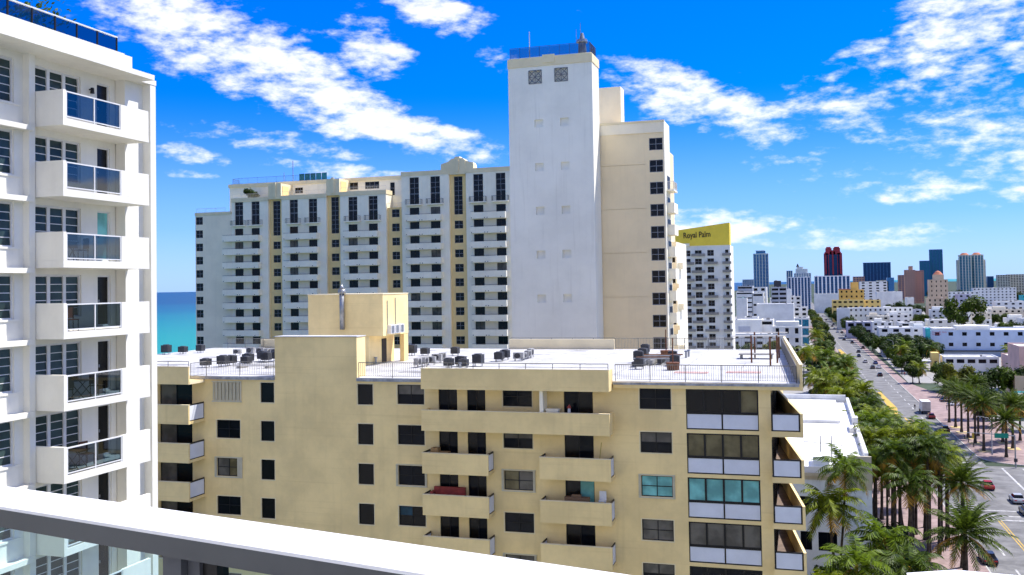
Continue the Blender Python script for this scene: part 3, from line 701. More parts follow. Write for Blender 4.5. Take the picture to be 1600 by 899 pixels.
    for i in range(7):
        u, v = rnd.uniform(-50, -8), rnd.uniform(6, 27); F.build('roof_vent', MB().tube((u, v, ZR), (u, v, ZR + .5), .09, n=7).tube((u, v, ZR + .5), (u, v, ZR + .6), .16, .12, n=7), METAL)
    # roof railings
    def rail(pts, m=RAILD, **kw): F2 = railing_mb([(x + 22, y - 61, z) for x, y, z in pts], **kw); F2.obj('roof_railing', m, t)
    rail([(-42.4, 59.3, 33.80), (-42.3, 61.05, ZR), (-36.7, 61.05, ZR)]); rail([(-30.0, 61.05, ZR), (-24.9, 61.05, ZR)])
    rail([(-11.9, 61.05, ZR), (-.75, 61.0, ZR), (-2.35, 90.8, ZR), (-17.6, 90.8, ZR)])
    rail([(-24.7, 59.75, 34.63), (-12.1, 59.75, 34.63)], h=.35, post=1.8, bal=0); rail([(-58, 59.2, 34.63), (-42.5, 59.2, 34.63)], h=.35, post=1.8, bal=0)
    rail([(-28.1, 90.9, ZR + .95), (-17.7, 90.9, ZR + .95)], h=.12, bal=0); rail([(-60, 90.5, ZR), (-47, 90.5, ZR)])
yellow_block()

def roof_xy(lst): return lst
def ac_proto(kind):
    t = link('air_conditioner', None)
    b = MB()
    if kind == 0:      # upright condenser with a fan on top
        b.box(-.42, .42, -.42, .42, .30, 1.18); b.obj('casing', METALD, t)
        f = MB()
        for i in range(7): f.box(-.40, .40, -.435, -.422, .36 + i * .11, .41 + i * .11); f.box(.422, .435, -.40, .40, .36 + i * .11, .41 + i * .11)
        f.obj('louvre', DMETAL, t)
        MB().tube((0, 0, 1.181), (0, 0, 1.26), .36, .33, n=14).obj('fan_guard', DMETAL, t)
    else:              # side-blowing unit
        b.box(-.48, .48, -.22, .22, .28, 1.0); b.obj('casing', METALL, t)
        MB().tube((-.08, -.221, .64), (-.08, -.26, .64), .30, .28, n=14).obj('fan_guard', DMETAL, t)
    s = MB()
    for x in (-.36, .32):
        for y in (-.18, .14): s.box(x, x + .05, y, y + .05, 0, .30)
    s.obj('stand', METAL, t)
    return t
METALD = mat('unit_dark_grey', (.05, .053, .058), .5, .3, 2.0); METALL = mat('unit_light_grey', (.34, .335, .32), .5, .2, 2.0)
AC = {
 'nearest row left of the stair shaft': (0, [(-46.9, 67.6), (-45.8, 68.4), (-45.9, 69.7), (-44.8, 70.2), (-45.5, 71.6), (-44.6, 73.0), (-45.6, 74.0), (-44.5, 74.6)]),
 'in the back row left of the stair shaft': (1, [(-52.4, 80.6), (-51.2, 81.0), (-50.0, 80.8), (-48.8, 80.2), (-47.6, 79.5), (-46.4, 78.8), (-45.2, 78.2)]),
 'at the left end of the white roof': (0, [(-60.7, 81.0), (-59.5, 82.0), (-58.6, 83.6)]),
 'behind the plant room corner': (0, [(-34.6, 81.3), (-33.3, 81.3), (-30.5, 81.6)]),
 'row behind the wide parapet left end': (1, [(-29.0, 69.3), (-28.9, 70.5), (-28.9, 71.8), (-29.1, 73.6), (-29.4, 75.6)]),
 'in the dark cluster right of the plant room': (0, [(-26.4, 69.2), (-25.2, 69.2), (-25.9, 70.5), (-24.6, 70.9)]),
 'pair amid the roof': (0, [(-24.4, 75.6), (-24.4, 77.2)]),
 'row of four amid the roof': (1, [(-22.9, 76.2), (-22.8, 77.4), (-22.8, 78.6), (-22.9, 79.8)]),
 'staggered row right of the wide parapet': (0, [(-11.8, 69.7), (-12.8, 75.3), (-13.2, 79.9), (-13.7, 84.2)]),
 'pair beside the umbrella stands': (0, [(-10.5, 78.1), (-9.6, 72.5)])}
proto = [ac_proto(0), ac_proto(1)]; used = [False, False]
for where, (k, spots) in AC.items():
    for i, (x, y) in enumerate(sorted(spots, key=lambda q: q[1])):
        o = proto[k] if not used[k] else copy_tree(proto[k]); used[k] = True
        tag(o, f'{"dark" if k == 0 else "light grey"} condenser, {ORD[i]} from the front, {where}', 'air conditioner', 'air conditioners on the white roof')
        o.location = (x, y, ZR + .001); q = rnd.uniform(.78, .92); o.scale = (q, q, q * rnd.uniform(.72, .9)); o.rotation_euler = (0, 0, rnd.choice((0, .05, -.06, 1.57)))


def roof_items():
    for i, (x, y) in enumerate(((-11.5, 81.5), (-9.3, 69.2))):
        t = thing('umbrella_stand', ['brown pot with a bare umbrella pole near the back railing of the white roof', 'brown pot with a bare umbrella pole beside the red roof mat'][i], 'umbrella stand', (x, y, ZR), group='bare umbrella stands on the roof')
        MB().tube((0, 0, 0), (0, 0, .55), .42, .50, n=12).obj('pot', BRONZE, t); MB().tube((0, 0, .55), (0, 0, 2.3), .05, n=6).obj('pole', BRONZE, t)
    for i, (x, y, lab) in enumerate(((-7.8, 67.3, 'faded red mat lying on the white roof beside the umbrella pot'), (-4.3, 67.8, 'faded red mat lying on the white roof near the street corner'))):
        m = MB(); m.box(-1.15, 1.15, -.6, .6, 0, .03); m.box(-1.10, 1.10, -.55, .55, .031, .036, 1); tag(m.obj('roof_mat', [REDMAT, mat('mat_edge', (.50, .33, .30), .9, .3, 4)], None, (x, y, ZR + .001)), lab, 'mat', 'red mats on the roof')
    t = thing('pergola_frame', 'rusty open pipe frame at the street end of the white roof', 'frame', (-4.2, 76, ZR))
    for x, y in ((0, 0), (1.9, 0), (0, 5), (1.9, 5), (1.5, -3)): MB().tube((x, y, 0), (x, y, 2.1), .07, n=6).obj('post', BRONZE, t)
    MB().tube((-1.5, 0, 2.05), (2.6, 0, 2.05), .05, n=6).obj('beam', RAILW, t); MB().tube((-1.5, 5, 2.05), (2.6, 5, 2.05), .05, n=6).obj('beam', RAILW, t)
    MB().box(-1.2, 1.5, 3.4, 4.8, .35, .42).obj('bench_top', CONC, t); MB().box(-1.1, -.95, 3.5, 4.7, 0, .35).box(1.25, 1.4, 3.5, 4.7, 0, .35).obj('bench_leg', CONC, t)
    t = thing('roof_pipes', 'low run of pale pipes on blocks in front of the condensers', 'pipes', (-40, 67, ZR))
    for j in range(4): MB().tube((-4, j * .3, .2), (4.5, j * .35 + .8, .2), .05, n=5).obj('pipe', RAILW, t)
    for j in range(4): MB().box(-3.6 + j * 2.4, -3.3 + j * 2.4, -.1 + j * .25, 1.2 + j * .25, 0, .15).obj('block', CONC, t)
    t = thing('roof_ducts', 'tangle of dark ducts on the roof between the staggered condensers', 'pipes', (-11.4, 73, ZR))
    for j in range(5): MB().box(-1.2 + j * .5, -.9 + j * .5, -2.0 + j * .9, 1.2 + j * .9, .1, .4).obj('duct', [DMETAL, METAL, CONC][j % 3], t)
    for j in range(4): MB().tube((-1.4, j * 1.3, .5), (1.8, j * 1.3 + .5, .5), .06, n=6).obj('pipe', [METAL, BRONZE][j % 2], t)
    for j in range(4): MB().box(-1.0 + (j % 2) * 2.2, -.8 + (j % 2) * 2.2, (j // 2) * 3.0, .2 + (j // 2) * 3.0, 0, .5).obj('leg', METAL, t)
    # things left on the balconies
    y = 60.2
    def small(name, lab, cat, mb, mats, loc): tag(mb.obj(name, mats, None, loc), lab, cat, 'things on the yellow balconies')
    small('lounge_chair', 'folded tan lounge chair on the yellow balcony second from the top, left column', 'chair', MB().box(-.7, .5, -.25, .25, .9, 1.0).box(-.7, -.2, -.25, .25, 1.0, 1.25).box(-.6, .4, -.2, .2, 0, .9), mat('tan_wood', (.33, .2, .08), .8), (-23.6, 60.35, 28.02))
    small('sofa', 'dark red sofa on the yellow balcony third from the top, left column', 'sofa', MB().box(-1.1, 1.1, -.3, .3, .35, .8).box(-1.1, 1.1, .15, .38, .8, 1.35).box(-1.2, -1.0, -.3, .3, .8, 1.1), RED, (-23.2, 60.4, 25.27))
    small('cardboard_box', 'brown box in front of the teal balcony door, right column', 'box', MB().box(-.8, .8, -.2, .2, 0, 1.18).box(-.35, .25, -.1, .2, 1.18, 1.32), mat('box_brown', (.20, .12, .07), .8), (-14.4, 60.4, 25.25))
    small('chair', 'white plastic chair at the end of the balcony with the teal door', 'chair', MB().box(-.22, .22, -.2, .2, 1.0, 1.06).box(-.22, .22, .16, .2, 1.06, 1.6).box(-.2, -.15, -.2, .2, 0, 1.0).box(.15, .2, -.2, .2, 0, 1.0), WFRAME, (-12.75, 60.35, 25.25))
    small('broom', 'thin broom leaning by the right end of the balcony above the teal door', 'broom', MB().tube((-.1, 0, 0), (.1, .25, 1.9), .025, n=5).box(-.25, .05, -.06, .06, 0, .12), mat('broom_yellow', (.45, .33, .05), .7), (-12.9, 60.4, 28.0))
    small('toy', 'red and white ornament on the top wide yellow balcony', 'ornament', MB().tube((0, 0, .9), (0, 0, 1.42), .12, .09, n=8).tube((0, 0, 1.42), (0, 0, 1.62), .16, .05, n=8, m=1).box(-.3, .3, -.2, .2, 0, .9), [WFRAME, RED], (-14.8, 60.3, 30.68))
    small('cooler', 'white cooler on the wide yellow balcony beside the partition', 'cooler', MB().box(-.4, .4, -.25, .25, 0, 1.25).box(-.43, .43, -.28, .28, 1.25, 1.35), WHITE2, (-15.9, 60.4, 30.68))
roof_items()

# ================================================================== hotel tower and its long wing
def hotel():
    t = thing('hotel_tower', 'large white and cream hotel with a blank tower and a long balconied wing', 'hotel', (-60, 150, 0))
    F = Face(t, 'N', 187.0)
    NF = 11
    bays = [  # name, wall x0,x1, roof z, first balcony index, balcony x0,x1, doors
        (-122.7, -113.5, 60.6, 1, -124.4, -115.2, ((-121.9, -119.8), (-117.66, -115.64))),
        (-110.1, -99.2, 60.7, 1, -109.14, -100.9, ((-108.1, -106.1), (-103.42, -101.4))),
        (-95.86, -85.05, 60.9, 1, -94.7, -86.65, ((-93.88, -91.77), (-89.11, -87.02))),
        (-81.44, -70.75, 64.45, 0, -80.2, -72.26, ((-79.61, -77.48), (-74.89, -72.74))),
        (-67.0, -57.0, 64.45, 0, -65.75, -58.14, ((-65.36, -63.24), (-60.48, -58.41)))]
    strips = [(-113.5, -110.1, 62.9, (-112.57, -110.75), (52.0, 59.66), 50.67), (-99.2, -95.86, 63.3, (-98.28, -96.45), (52.0, 59.9), 50.67),
              (-85.05, -81.44, 57.1, (-83.99, -82.23), None, 56.67), (-70.75, -67.0, 65.6, (-69.84, -67.95), (55.05, 63.0), 53.77)]
    for (x0, x1, zr, k0, b0, b1, drs) in bays:
        holes = []
        tz0, tz1 = (57.45, 63.2) if k0 == 0 else (54.5, 59.7)
        for a, b in drs:
            holes.append((a, b, tz0, tz1))
            for k in range(k0, NF): holes.append((a, b, 54.6 - 3 * k, 56.8 - 3 * k))
        w = MB(); w.wall(x0, x1, 14, zr - .9, holes, .3); F.build('bay_wall', w, WHITE2)
        F.build('bay_side', MB().box(x0, x1, .001, 3.0, 14, zr - .9, skip='n'), WHITE2)
        F.build('cornice', MB().box(x0 - .1, x1 + .1, -.12, 3.1, zr - .898, zr), TRIMC)
        for a, b in drs:
            F.window(a, b, tz0, tz1, 2, 4, MUNT, GLASSK, d=.16, bar=.07, fr=.05, panes=False, rowsplit=[2.2, 2.34, 3.5, 4.5])
            j = MB(); j.box(a - .75, b + .75, -.85, -.001, tz0 - .22, tz0); F.build('juliet_balcony', j, WHITE2)
            F.build('juliet_railing', railing_mb([(a - .7, -.02, tz0), (a - .7, -.8, tz0), (b + .7, -.8, tz0), (b + .7, -.02, tz0)], h=1.05, post=3.2, bal=.17), DMETAL)
            for k in range(k0, NF): F.window(a, b, 54.6 - 3 * k, 56.8 - 3 * k, 2, 1, DARKF, rnd.choice((GLASSK, GLASSK, GLASSK, GLASS, GLASSG)), d=.14, bar=.07, panes=False, name='balcony_door')
        for k in range(k0, NF):
            zt = 55.2 - 3 * k
            def bm():
                L = b1 - b0; q = MB(); q.box(0, L, -1.35, -1.2, -1.3, 0); q.box(.002, L - .002, -1.199, -.002, -1.3, -1.1); q.box(L - .15, L - .001, -1.199, -.003, -1.099, -.001); q.box(.001, .15, -1.199, -.003, -1.099, -.001)
                for u in (.35, L * .42, L * .42 + .55, L - 1.0): q.tube((u, -1.351, -1.12), (u, -1.40, -1.12), .10, n=6, m=1)
                q.tube((.1, -1.28, .14), (L - .1, -1.28, .14), .04, n=4, m=1)
                return q.mesh('balcony', [WHITE2, DMETAL])
            F.put('balcony', cached(('lb', round(b1 - b0, 2)), bm), b0, 0, zt)
            F.put('recess_panel', cached(('rp', round(drs[1][0] - drs[0][1], 2)), lambda: MB().box(.1, drs[1][0] - drs[0][1] - .1, -.03, -.001, 0, 2.5).mesh('recess_panel', [GREYC])), drs[0][1], 0, zt - .65)
    for i, (x0, x1, zr, wx, tall, zs) in enumerate(strips):
        holes = [(wx[0], wx[1], zs - 1.65 - 3 * k, zs - 3 * k) for k in range(NF)]
        if tall: holes.append((wx[0], wx[1]) + tall)
        w = MB(); w.wall(x0, x1, 14, zr, holes, .3); Fs = Face(t, 'N', 187.6); Fs.build('strip_wall', w, STRIP)
        Fs.build('strip_body', MB().box(x0, x1, .001, 2.5, 14, zr, skip='n'), STRIP)
        for k in range(NF): Fs.window(wx[0], wx[1], zs - 1.65 - 3 * k, zs - 3 * k, 2, 2, MUNT, GLASSK, d=.12, fr=.05, bar=.06, panes=False)
        if tall:
            h = tall[1] - tall[0]; Fs.window(wx[0], wx[1], tall[0], tall[1], 2, 8, MUNT, GLASSK, d=.12, fr=.05, bar=.06, panes=False)
            F.build('pilaster', MB().box(x0 + .1, x1 - .1, -.05, 5.2, tall[1] + .35, zr + .55), TRIMC); F.build('pilaster', MB().box((x0 + x1) / 2 - .35, (x0 + x1) / 2 + .35, -.25, -.051, tall[1] + .8, zr + .8), TRIMC)
    # pediment over the third strip
    F.build('pediment', MB().prism([(-72.5, 0), (-65.3, 0), (-65.3, 2.2), (-72.5, 2.2)], 64.46, 65.4), TRIMC)
    p = MB(); c = -68.9
    prof = [(-3.6, 65.402), (3.6, 65.402), (3.5, 65.7), (2.0, 66.1), (1.2, 66.7), (.6, 66.75), (.5, 67.1), (-.5, 67.1), (-.6, 66.75), (-1.2, 66.7), (-2.0, 66.1), (-3.5, 65.7)]
    i = len(p.v); n = len(prof)
    p.v += [(c + u, .1, z) for u, z in prof] + [(c + u, 1.8, z) for u, z in prof]
    p.f.append(tuple(range(n))); p.m.append(0); p.f.append(tuple(reversed(range(n, 2 * n)))); p.m.append(0)
    for k in range(n): j = (k + 1) % n; p.f.append((k, n + k, n + j, j)); p.m.append(0)
    F.build('pediment_crest', p, TRIMC)
    # left end block
    zs = 56.76; hol = [(-132.05, -130.24, zs - 1.73 - 3 * k, zs - 3 * k) for k in range(NF)]
    w = MB(); w.wall(-132.2, -122.72, 14, 57.1, hol, .3); F.build('end_wall', w, GREYC); F.build('end_body', MB().box(-132.2, -122.72, .001, 16, 14, 57.1, skip='n'), GREYC)
    F.build('cornice', MB().box(-132.3, -122.9, -.1, 16, 57.102, 57.75), TRIMC)
    for k in range(NF): F.window(-132.05, -130.24, zs - 1.73 - 3 * k, zs - 3 * k, 2, 2, MUNT, GLASSK, d=.12, fr=.05, bar=.06, panes=False)
    F.build('roof_railing', railing_mb([(-132, .2, 57.75), (-124.5, .2, 57.75)], h=.9, bal=.3), METAL)
    # set-back upper storeys and main body
    H = Face(t, 'N', 192.0)
    hw = [(-109.6, -107.6, 61.6, 62.9), (-97.3, -94.0, 61.8, 63.4), (-92.3, -88.9, 61.8, 63.4), (-86.3, -85.2, 58.0, 63.0)]
    q = MB(); q.wall(-126.5, -81.4, 55, 63.6, hw, .3); H.build('upper_wall', q, WHITE2); H.build('upper_body', MB().box(-126.5, -81.4, .001, 12, 55, 63.6, skip='n'), WHITE2)
    H.build('cornice', MB().box(-126.7, -81.3, -.25, 12, 63.602, 64.4), TRIMC)
    for i, (a, b, z0, z1) in enumerate(hw): H.window(a, b, z0, z1, 3 if b - a > 1.5 else 1, 2 if i < 3 else 4, MUNT, GLASSK, d=.12, bar=.06, panes=False)
    F.build('main_body', MB().box(-122.6, -57.0, 3.2, 18, 14, 60), WHITE2); F.build('main_body', MB().box(-81.3, -57.0, 3.2, 18, 60, 64.3), WHITE2)
    for x0, x1, z in ((-122.6, -113.6, 60.6), (-110, -99.3, 60.7), (-95.8, -85.1, 60.9), (-85, -81.5, 57.1)):
        F.build('terrace_railing', railing_mb([(x0, .2, z), (x1, .2, z)], h=.9, bal=.25), RAILW)
    H.build('roof_railing', railing_mb([(-126.5, 4, 64.4), (-126.2, .8, 64.4), (-124, -.1, 64.4), (-104.5, -.1, 64.4)], h=1.3, bal=.22), DMETAL)
    gp = MB()
    for i in range(5): gp.quad((-108.5 + i * 1.4, .05, 64.45), (-107.2 + i * 1.4, .05, 64.45), (-107.2 + i * 1.4, .05, 66.0), (-108.5 + i * 1.4, .05, 66.0))
    H.build('windscreen', gp, mat('teal_screen', (.03, .20, .25), .2, .1, 2)); H.build('roof_canopy', MB().box(-126.0, -123.2, -.6, 3, 60.6, 60.8), WHITE2)
    H.build('antenna', MB().tube((-111.2, 2, 63.7), (-111.2, 2, 69.3), .09, n=5), METAL); H.build('antenna', MB().tube((-113.5, 2, 63.7), (-113.5, 2, 66.8), .07, n=5), METAL)
    # blank tower
    T = Face(t, 'N', 125.5); niches = []
    for k in range(5):
        for a, b in ((-34.92, -33.72), (-31.32, -30.14)): niches.append((a, b, 61.5 - 5.95 * k, 62.55 - 5.95 * k))
    grl = [(-35.6, -33.8, 67.5, 69.3), (-31.95, -30.15, 67.55, 69.35)]
    groove = [(-38.5, -26.85, z, z + .09) for z in (64.0, 58.4, 53.2, 47.6, 41.9, 36.2)]
    groove = [(a, b, z, z + .05) for a, b, z, _ in groove]
    w = MB(); w.wall(-38.55, -26.8, 12, 69.85, niches + grl, .38); T.build('tower_wall', w, TOWERW)
    T.build('tower_core', MB().box(-38.55, -26.8, .38, 4.3, 12, 69.85, skip='').box(-38.55, -26.8, .001, .379, 12, 69.85, skip='ns'), TOWERW)
    for a, b, z0, z1 in groove: T.build('wall_joint', MB().box(a, b, -.012, -.001, z0, z0 + .045), TOWERW)
    for a, b, z0, z1 in grl:
        g = MB(); r = .045; c = ((a + b) / 2, (z0 + z1) / 2)
        for p, q in (((a, z0), (b, z1)), ((a, z1), (b, z0)), ((c[0], z0), (c[0], z1)), ((a, c[1]), (b, c[1])), ((a, z0), (b, z0)), ((a, z1), (b, z1)), ((a, z0), (a, z1)), ((b, z0), (b, z1)), ((a, c[1]), (c[0], z1)), ((c[0], z1), (b, c[1])), ((b, c[1]), (c[0], z0)), ((c[0], z0), (a, c[1]))):
            g.tube((p[0], -.02, p[1]), (q[0], -.02, q[1]), r * 1.3, n=4)
        T.build('vent_grille', g, mat('grille_grey', (.20, .20, .20), .6, .1, 2))
    T.build('tower_cornice', MB().box(-38.6, -26.72, -.14, 4.4, 69.852, 71.0).box(-38.45, -26.9, .02, 4.2, 71.0, 71.15).box(-33.6, -31.9, -.25, -.14, 70.2, 71.3), TRIMC)
    T.build('tower_railing', railing_mb([(-38.3, .2, 71.15), (-27.1, .2, 71.15), (-27.1, 4, 71.15)], h=1.45, post=1.4, bal=.13), DMETAL)
    gl = MB()
    for i in range(8): gl.quad((-38.3 + i * 1.4, .22, 71.25), (-36.95 + i * 1.4, .22, 71.25), (-36.95 + i * 1.4, .22, 72.5), (-38.3 + i * 1.4, .22, 72.5))
    T.build('rail_mesh', gl, clear_glass('mesh_screen', (.55, .58, .60), .1))
    T.build('rooftop_cupola', MB().tube((-28.4, 1.5, 71.15), (-28.4, 1.5, 72.9), .62, .5, n=12).tube((-28.4, 1.5, 72.9), (-28.4, 1.5, 73.3), .75, .7, n=12).tube((-28.4, 1.5, 73.3), (-28.4, 1.5, 74.2), .42, .2, n=10), METAL)
    T.build('antenna', MB().tube((-35.7, 1, 71.15), (-35.7, 1, 75.0), .06, n=5), RAILW); T.build('antenna', MB().tube((-28.6, 1.5, 74.2), (-28.6, 1.5, 75.6), .04, n=5).tube((-29.2, 1.5, 72.8), (-29.2, 1.5, 74.8), .04, n=5), METAL)
    # street-side block beside the tower
    S = Face(t, 'N', 130.0); hs = [(-20.05, -18.2, 58.1 - 3 * k, 59.77 - 3 * k) for k in range(13)]
    gr = [(-27.6, -20.6, z, z + .05) for z in (56.2, 50.2, 44.2, 38.2)]
    w = MB(); w.wall(-27.68, -18.1, 12, 60.5, hs + gr, .12); S.build('block_wall', w, CREAMT); S.build('block_body', MB().box(-27.68, -18.1, .121, 5.2, 12, 60.5, skip='').box(-27.68, -19.9, 5.21, 24, 12, 60.4).box(-27.68, -18.1, .001, .12, 12, 60.5, skip='ns'), CREAMT)
    S.build('block_side', MB().box(-18.098, -17.98, -.01, 5.25, 12, 62.1), WHITE2)
    for a, b, z0, z1 in hs: S.window(a, b, z0, z1, 2, 2, MUNT, GLASSK, d=.05, dep=.06, fr=.07, bar=.07, panes=False)
    S.build('block_parapet', MB().box(-27.68, -18.1, -.05, .25, 60.502, 61.9).box(-24.9, -18.05, -.14, -.051, 60.5, 60.8), GREYC); S.build('block_coping', MB().box(-27.7, -17.95, -.12, .3, 61.902, 62.2), TRIMC)
    S.build('plant_box', MB().box(-28.4, -25.1, 7.0, 9.6, 60.5, 68.6), GREYC); S.build('plant_box_base', MB().box(-28.2, -25.4, 6.2, 6.98, 60.5, 63.0), STRIP)
    Q = Face(t, 'N', 140.0); rh = [(-19.0, -18.15, 43.0 - 3 * k, 44.6 - 3 * k) for k in range(9)]
    w = MB(); w.wall(-26, -17.97, 12, 46, rh, .25); Q.build('rear_wall', w, WHITE2); Q.build('rear_body', MB().box(-26, -17.97, .251, 12, 12, 46), WHITE2)
    for k, (a, b, c, d) in enumerate(rh):
        Q.window(a, b, c, d, 2, 2, MUNT, GLASSK, d=.12, bar=.06, panes=False)
        Q.build('rear_balcony', MB().box(-19.4, -17.6, -.8, -.01, c - .75, c - .05), GREYC) if k % 2 else Q.build('rear_balcony', MB().box(-17.968, -17.2, 1, 5, c - .9, c), WHITE2)
    for k in range(12):
        z = 54.1 - 3 * k; long = k > 0
        b = MB(); b.box(-17.97, -17.0, 1.4, 5.2, z - 1.5, z - 1.28)
        if k: b.box(-17.12, -17.0, 1.4, 5.2, z - 1.279, z - .1); b.box(-17.97, -17.12, 1.4, 1.52, z - 1.279, z - .1)
        o = S.build('street_balcony', b, WHITE2)
        if not k: S.build('street_railing', railing_mb([(-17.9, 1.45, z - 1.28), (-17.05, 1.45, z - 1.28), (-17.05, 5.1, z - 1.28)], h=1.1, bal=.16), RAILW)
        S.build('street_door', MB().box(-17.979, -17.95, 2.0, 4.8, z - 1.2, z + .7), DARKF)
hotel()

# ================================================================== hotel with the yellow roof wall
def palm_hotel():
    YY = mat('sign_yellow', (.97, .70, .07), .7, .05, .3); GB = mat('balcony_concrete', (.30, .285, .25), .8, .1, .5)
    t = thing('sign_hotel', 'white hotel with small balconies and a yellow roof wall reading Royal Palm', 'hotel', (-34, 330, 0))
    F = Face(t, 'N', 330.0); sp = 2.83
    cols = [(-39.75, -37.6), (-36.1, -33.85), (-31.95, -29.8), (-26.05, -24.95)]
    holes = []; ws = []
    for r in range(16):
        z = 51.0 - sp * r
        for ci, (a, b) in enumerate(cols): holes.append((a, b, z - 1.95, z)); ws.append((ci, r, a, b, z))
    w = MB(); w.wall(-46, -24.4, 0, 52.5, holes, .3); F.build('wall', w, TOWERW); F.build('body', MB().box(-46, -24.4, .001, 15, 0, 52.5, skip='n'), TOWERW)
    for ci, r, a, b, z in ws:
        F.window(a, b, z - 1.95, z, 2 if ci < 3 else 1, 2, MUNT, GLASSK, d=.15, bar=.08, fr=.05, panes=False)
        if (ci == 1 and r % 2 == 0) or (ci in (0, 2) and r % 2 == 1) or ci == 3:
            e = 1.1 if ci < 3 else .9
            F.put('balcony', cached(('rpb', ci == 3), lambda: MB().box(0, b - a + 2 * e, -1.2, -.001, 0, .16).box(0, b - a + 2 * e, -1.2, -1.08, .161, .85).box(0, .12, -1.079, -.002, .161, .85).box(b - a + 2 * e - .12, b - a + 2 * e, -1.079, -.002, .161, .85).mesh('balcony', [GB])), a - e, 0, z - 2.0)
    # roof wall rises towards the street
    v = [(-45.5, 0), (-24.5, 0)]
    p = MB(); za, zb_ = 57.6, 60.1
    P = [(-45.5, 0, 52.5), (-24.5, 0, 52.5), (-24.5, 0, zb_), (-45.5, 0, za)]; Q = [(x, y + 6, z) for x, y, z in P]
    p.quad(*P); p.quad(Q[1], Q[0], Q[3], Q[2]); p.quad(P[3], P[2], Q[2], Q[3]); p.quad(P[1], Q[1], Q[2], P[2]); p.quad(Q[0], P[0], P[3], Q[3])
    F.build('roof_wall', p, YY)
    F.build('roof_box', MB().box(-40.0, -37.8, -1.2, -.3, 52.5, 53.4), WHITE2); F.build('roof_coping', MB().box(-46.1, -24.3, -.08, -.001, 52.3, 52.55), WHITE2)
    cu = bpy.data.curves.new('lettering', 'FONT'); cu.body = 'Royal Palm'; cu.size = 2.75; cu.extrude = .08; cu.offset = .02
    tx = bpy.data.objects.new('lettering', cu); col.objects.link(tx)
    dg = bpy.context.evaluated_depsgraph_get(); me = bpy.data.meshes.new_from_object(tx.evaluated_get(dg)); bpy.data.objects.remove(tx)
    me.materials.clear(); me.materials.append(mat('letter_brown', (.05, .035, .02), .6))
    xs = [q.co.x for q in me.vertices]; sc = 9.0 / (max(xs) - min(xs))
    o = link('lettering', me, t, F.P(-39.9, -.09, 55.2)); o.rotation_euler = (math.pi / 2, -R(2.2), 0); o.scale = (sc, 1, 1)
palm_hotel()

# ================================================================== low white-roofed building at the corner
def corner_block():
    LB = mat('pale_blue_render', (.74, .79, .80), .8, .08, .3, streak=.25); TAN = mat('tan_band', (.52, .46, .33), .8, .1, .4)
    t = thing('corner_building', 'pale blue corner building with a bare white flat roof behind the palms', 'building', (3, 131, 0))
    F = Face(t, 'N', 131.0)
    W = [(.6, 2.9, 10.3, 12.1), (.6, 2.9, 5.2, 7.6), (-1.6, -.2, 10.3, 12.1), (-1.6, -.2, 5.2, 7.6)]
    w = MB(); w.wall(-7, 3.6, 0, 14.3, W, .25); F.build('wall', w, LB); w2 = MB(); w2.wall(3.602, 7.2, 0, 14.8, [(4.9, 6.0, 8.8, 12.6)], .2, y=-.8); F.build('wall', w2, LB)
    F.build('body', MB().box(-7, 3.6, .26, 70, 0, 14.3), LB); F.build('body', MB().box(3.602, 7.2, -.79, 69.9, 0, 14.8, skip='n'), LB)
    for a, b, c, d in W: F.window(a, b, c, d, 2, 1, DARKF, GLASS, d=.12)
    F.build('niche', MB().box(4.9, 6.0, -.6, -.59, 8.8, 12.6), LB)
    F.build('cornice', MB().box(-7, 3.6, -.15, -.001, 14.302, 14.8).box(-7, 3.6, -.4, -.16, 14.802, 15.2), TAN); F.build('cornice', MB().box(3.61, 7.3, -.95, -.81, 13.4, 16.4), TAN)
    F.build('roof', MB().box(-7.1, 7.0, -.1, 70.2, 14.81, 15.98), ROOFB)
    F.build('parapet', MB().box(6.75, 7.25, 6, 70, 15.982, 16.9), ROOFB); F.build('parapet', MB().box(-7.1, 6.7, 69.6, 70.2, 15.982, 17.4), ROOFB); F.build('parapet', MB().box(4.4, 7.25, -.8, -.4, 15.99, 17.6), TAN)
    F.build('roof_curb', MB().box(5.9, 6.6, 30, 34, 15.982, 16.7), ROOFB); F.build('parapet_pier', MB().box(6.5, 7.3, 34, 36.5, 15.982, 17.8), ROOFB)
    F.build('roof_frame', MB().tube((1.2, 5, 15.9), (1.2, 5, 19.2), .06, n=5).tube((2.6, 5, 15.9), (2.6, 5, 19.2), .06, n=5).tube((-1, 5, 18.4), (4, 5, 18.0), .04, n=4), DMETAL)
    F.build('roof_slab', MB().box(-7.0, 4.8, 40, 69.5, 15.983, 16.5), ROOFB)
    F.build('ladder_box', MB().box(.2, 2.2, .4, 4, 15.983, 17.2), LB)
corner_block()

# ================================================================== the town beyond: low houses, hotels, skyline
CW = mat('town_white', (.82, .80, .72), .8, .08, .15, streak=.2); CB = mat('town_blue_white', (.74, .75, .71), .8, .08, .1, streak=.2); CG = mat('town_grey', (.46, .47, .50), .8, .1, .1, streak=.2)
CC = mat('town_cream', (.74, .66, .50), .8, .08, .15); CP = mat('town_pink', (.62, .42, .36), .8, .1, .2); CPK = mat('town_tower_pink', (.62, .33, .22), .8, .1, .1); CBE = mat('town_beige', (.62, .48, .32), .8, .1, .1)
CY = mat('town_yellow', (.80, .49, .12), .8, .08, .1); CYL = mat('town_light_yellow', (.86, .62, .20), .8, .08, .1); CV = mat('town_violet', (.50, .48, .55), .8, .1, .1); TEAL = mat('town_teal', (.05, .42, .44), .7, .1, .5); TILE = mat('roof_tile_red', (.48, .18, .10), .8, .15, .4)
BG = glass('blue_tower_glass', (.05, .17, .34), .12); TG = glass('teal_tower_glass', (.03, .19, .27), .12); DG = glass('navy_tower_glass', (.02, .075, .17), .12)
ROOFGR = mat('roof_grey', (.62, .61, .60), .85, .2, .15)
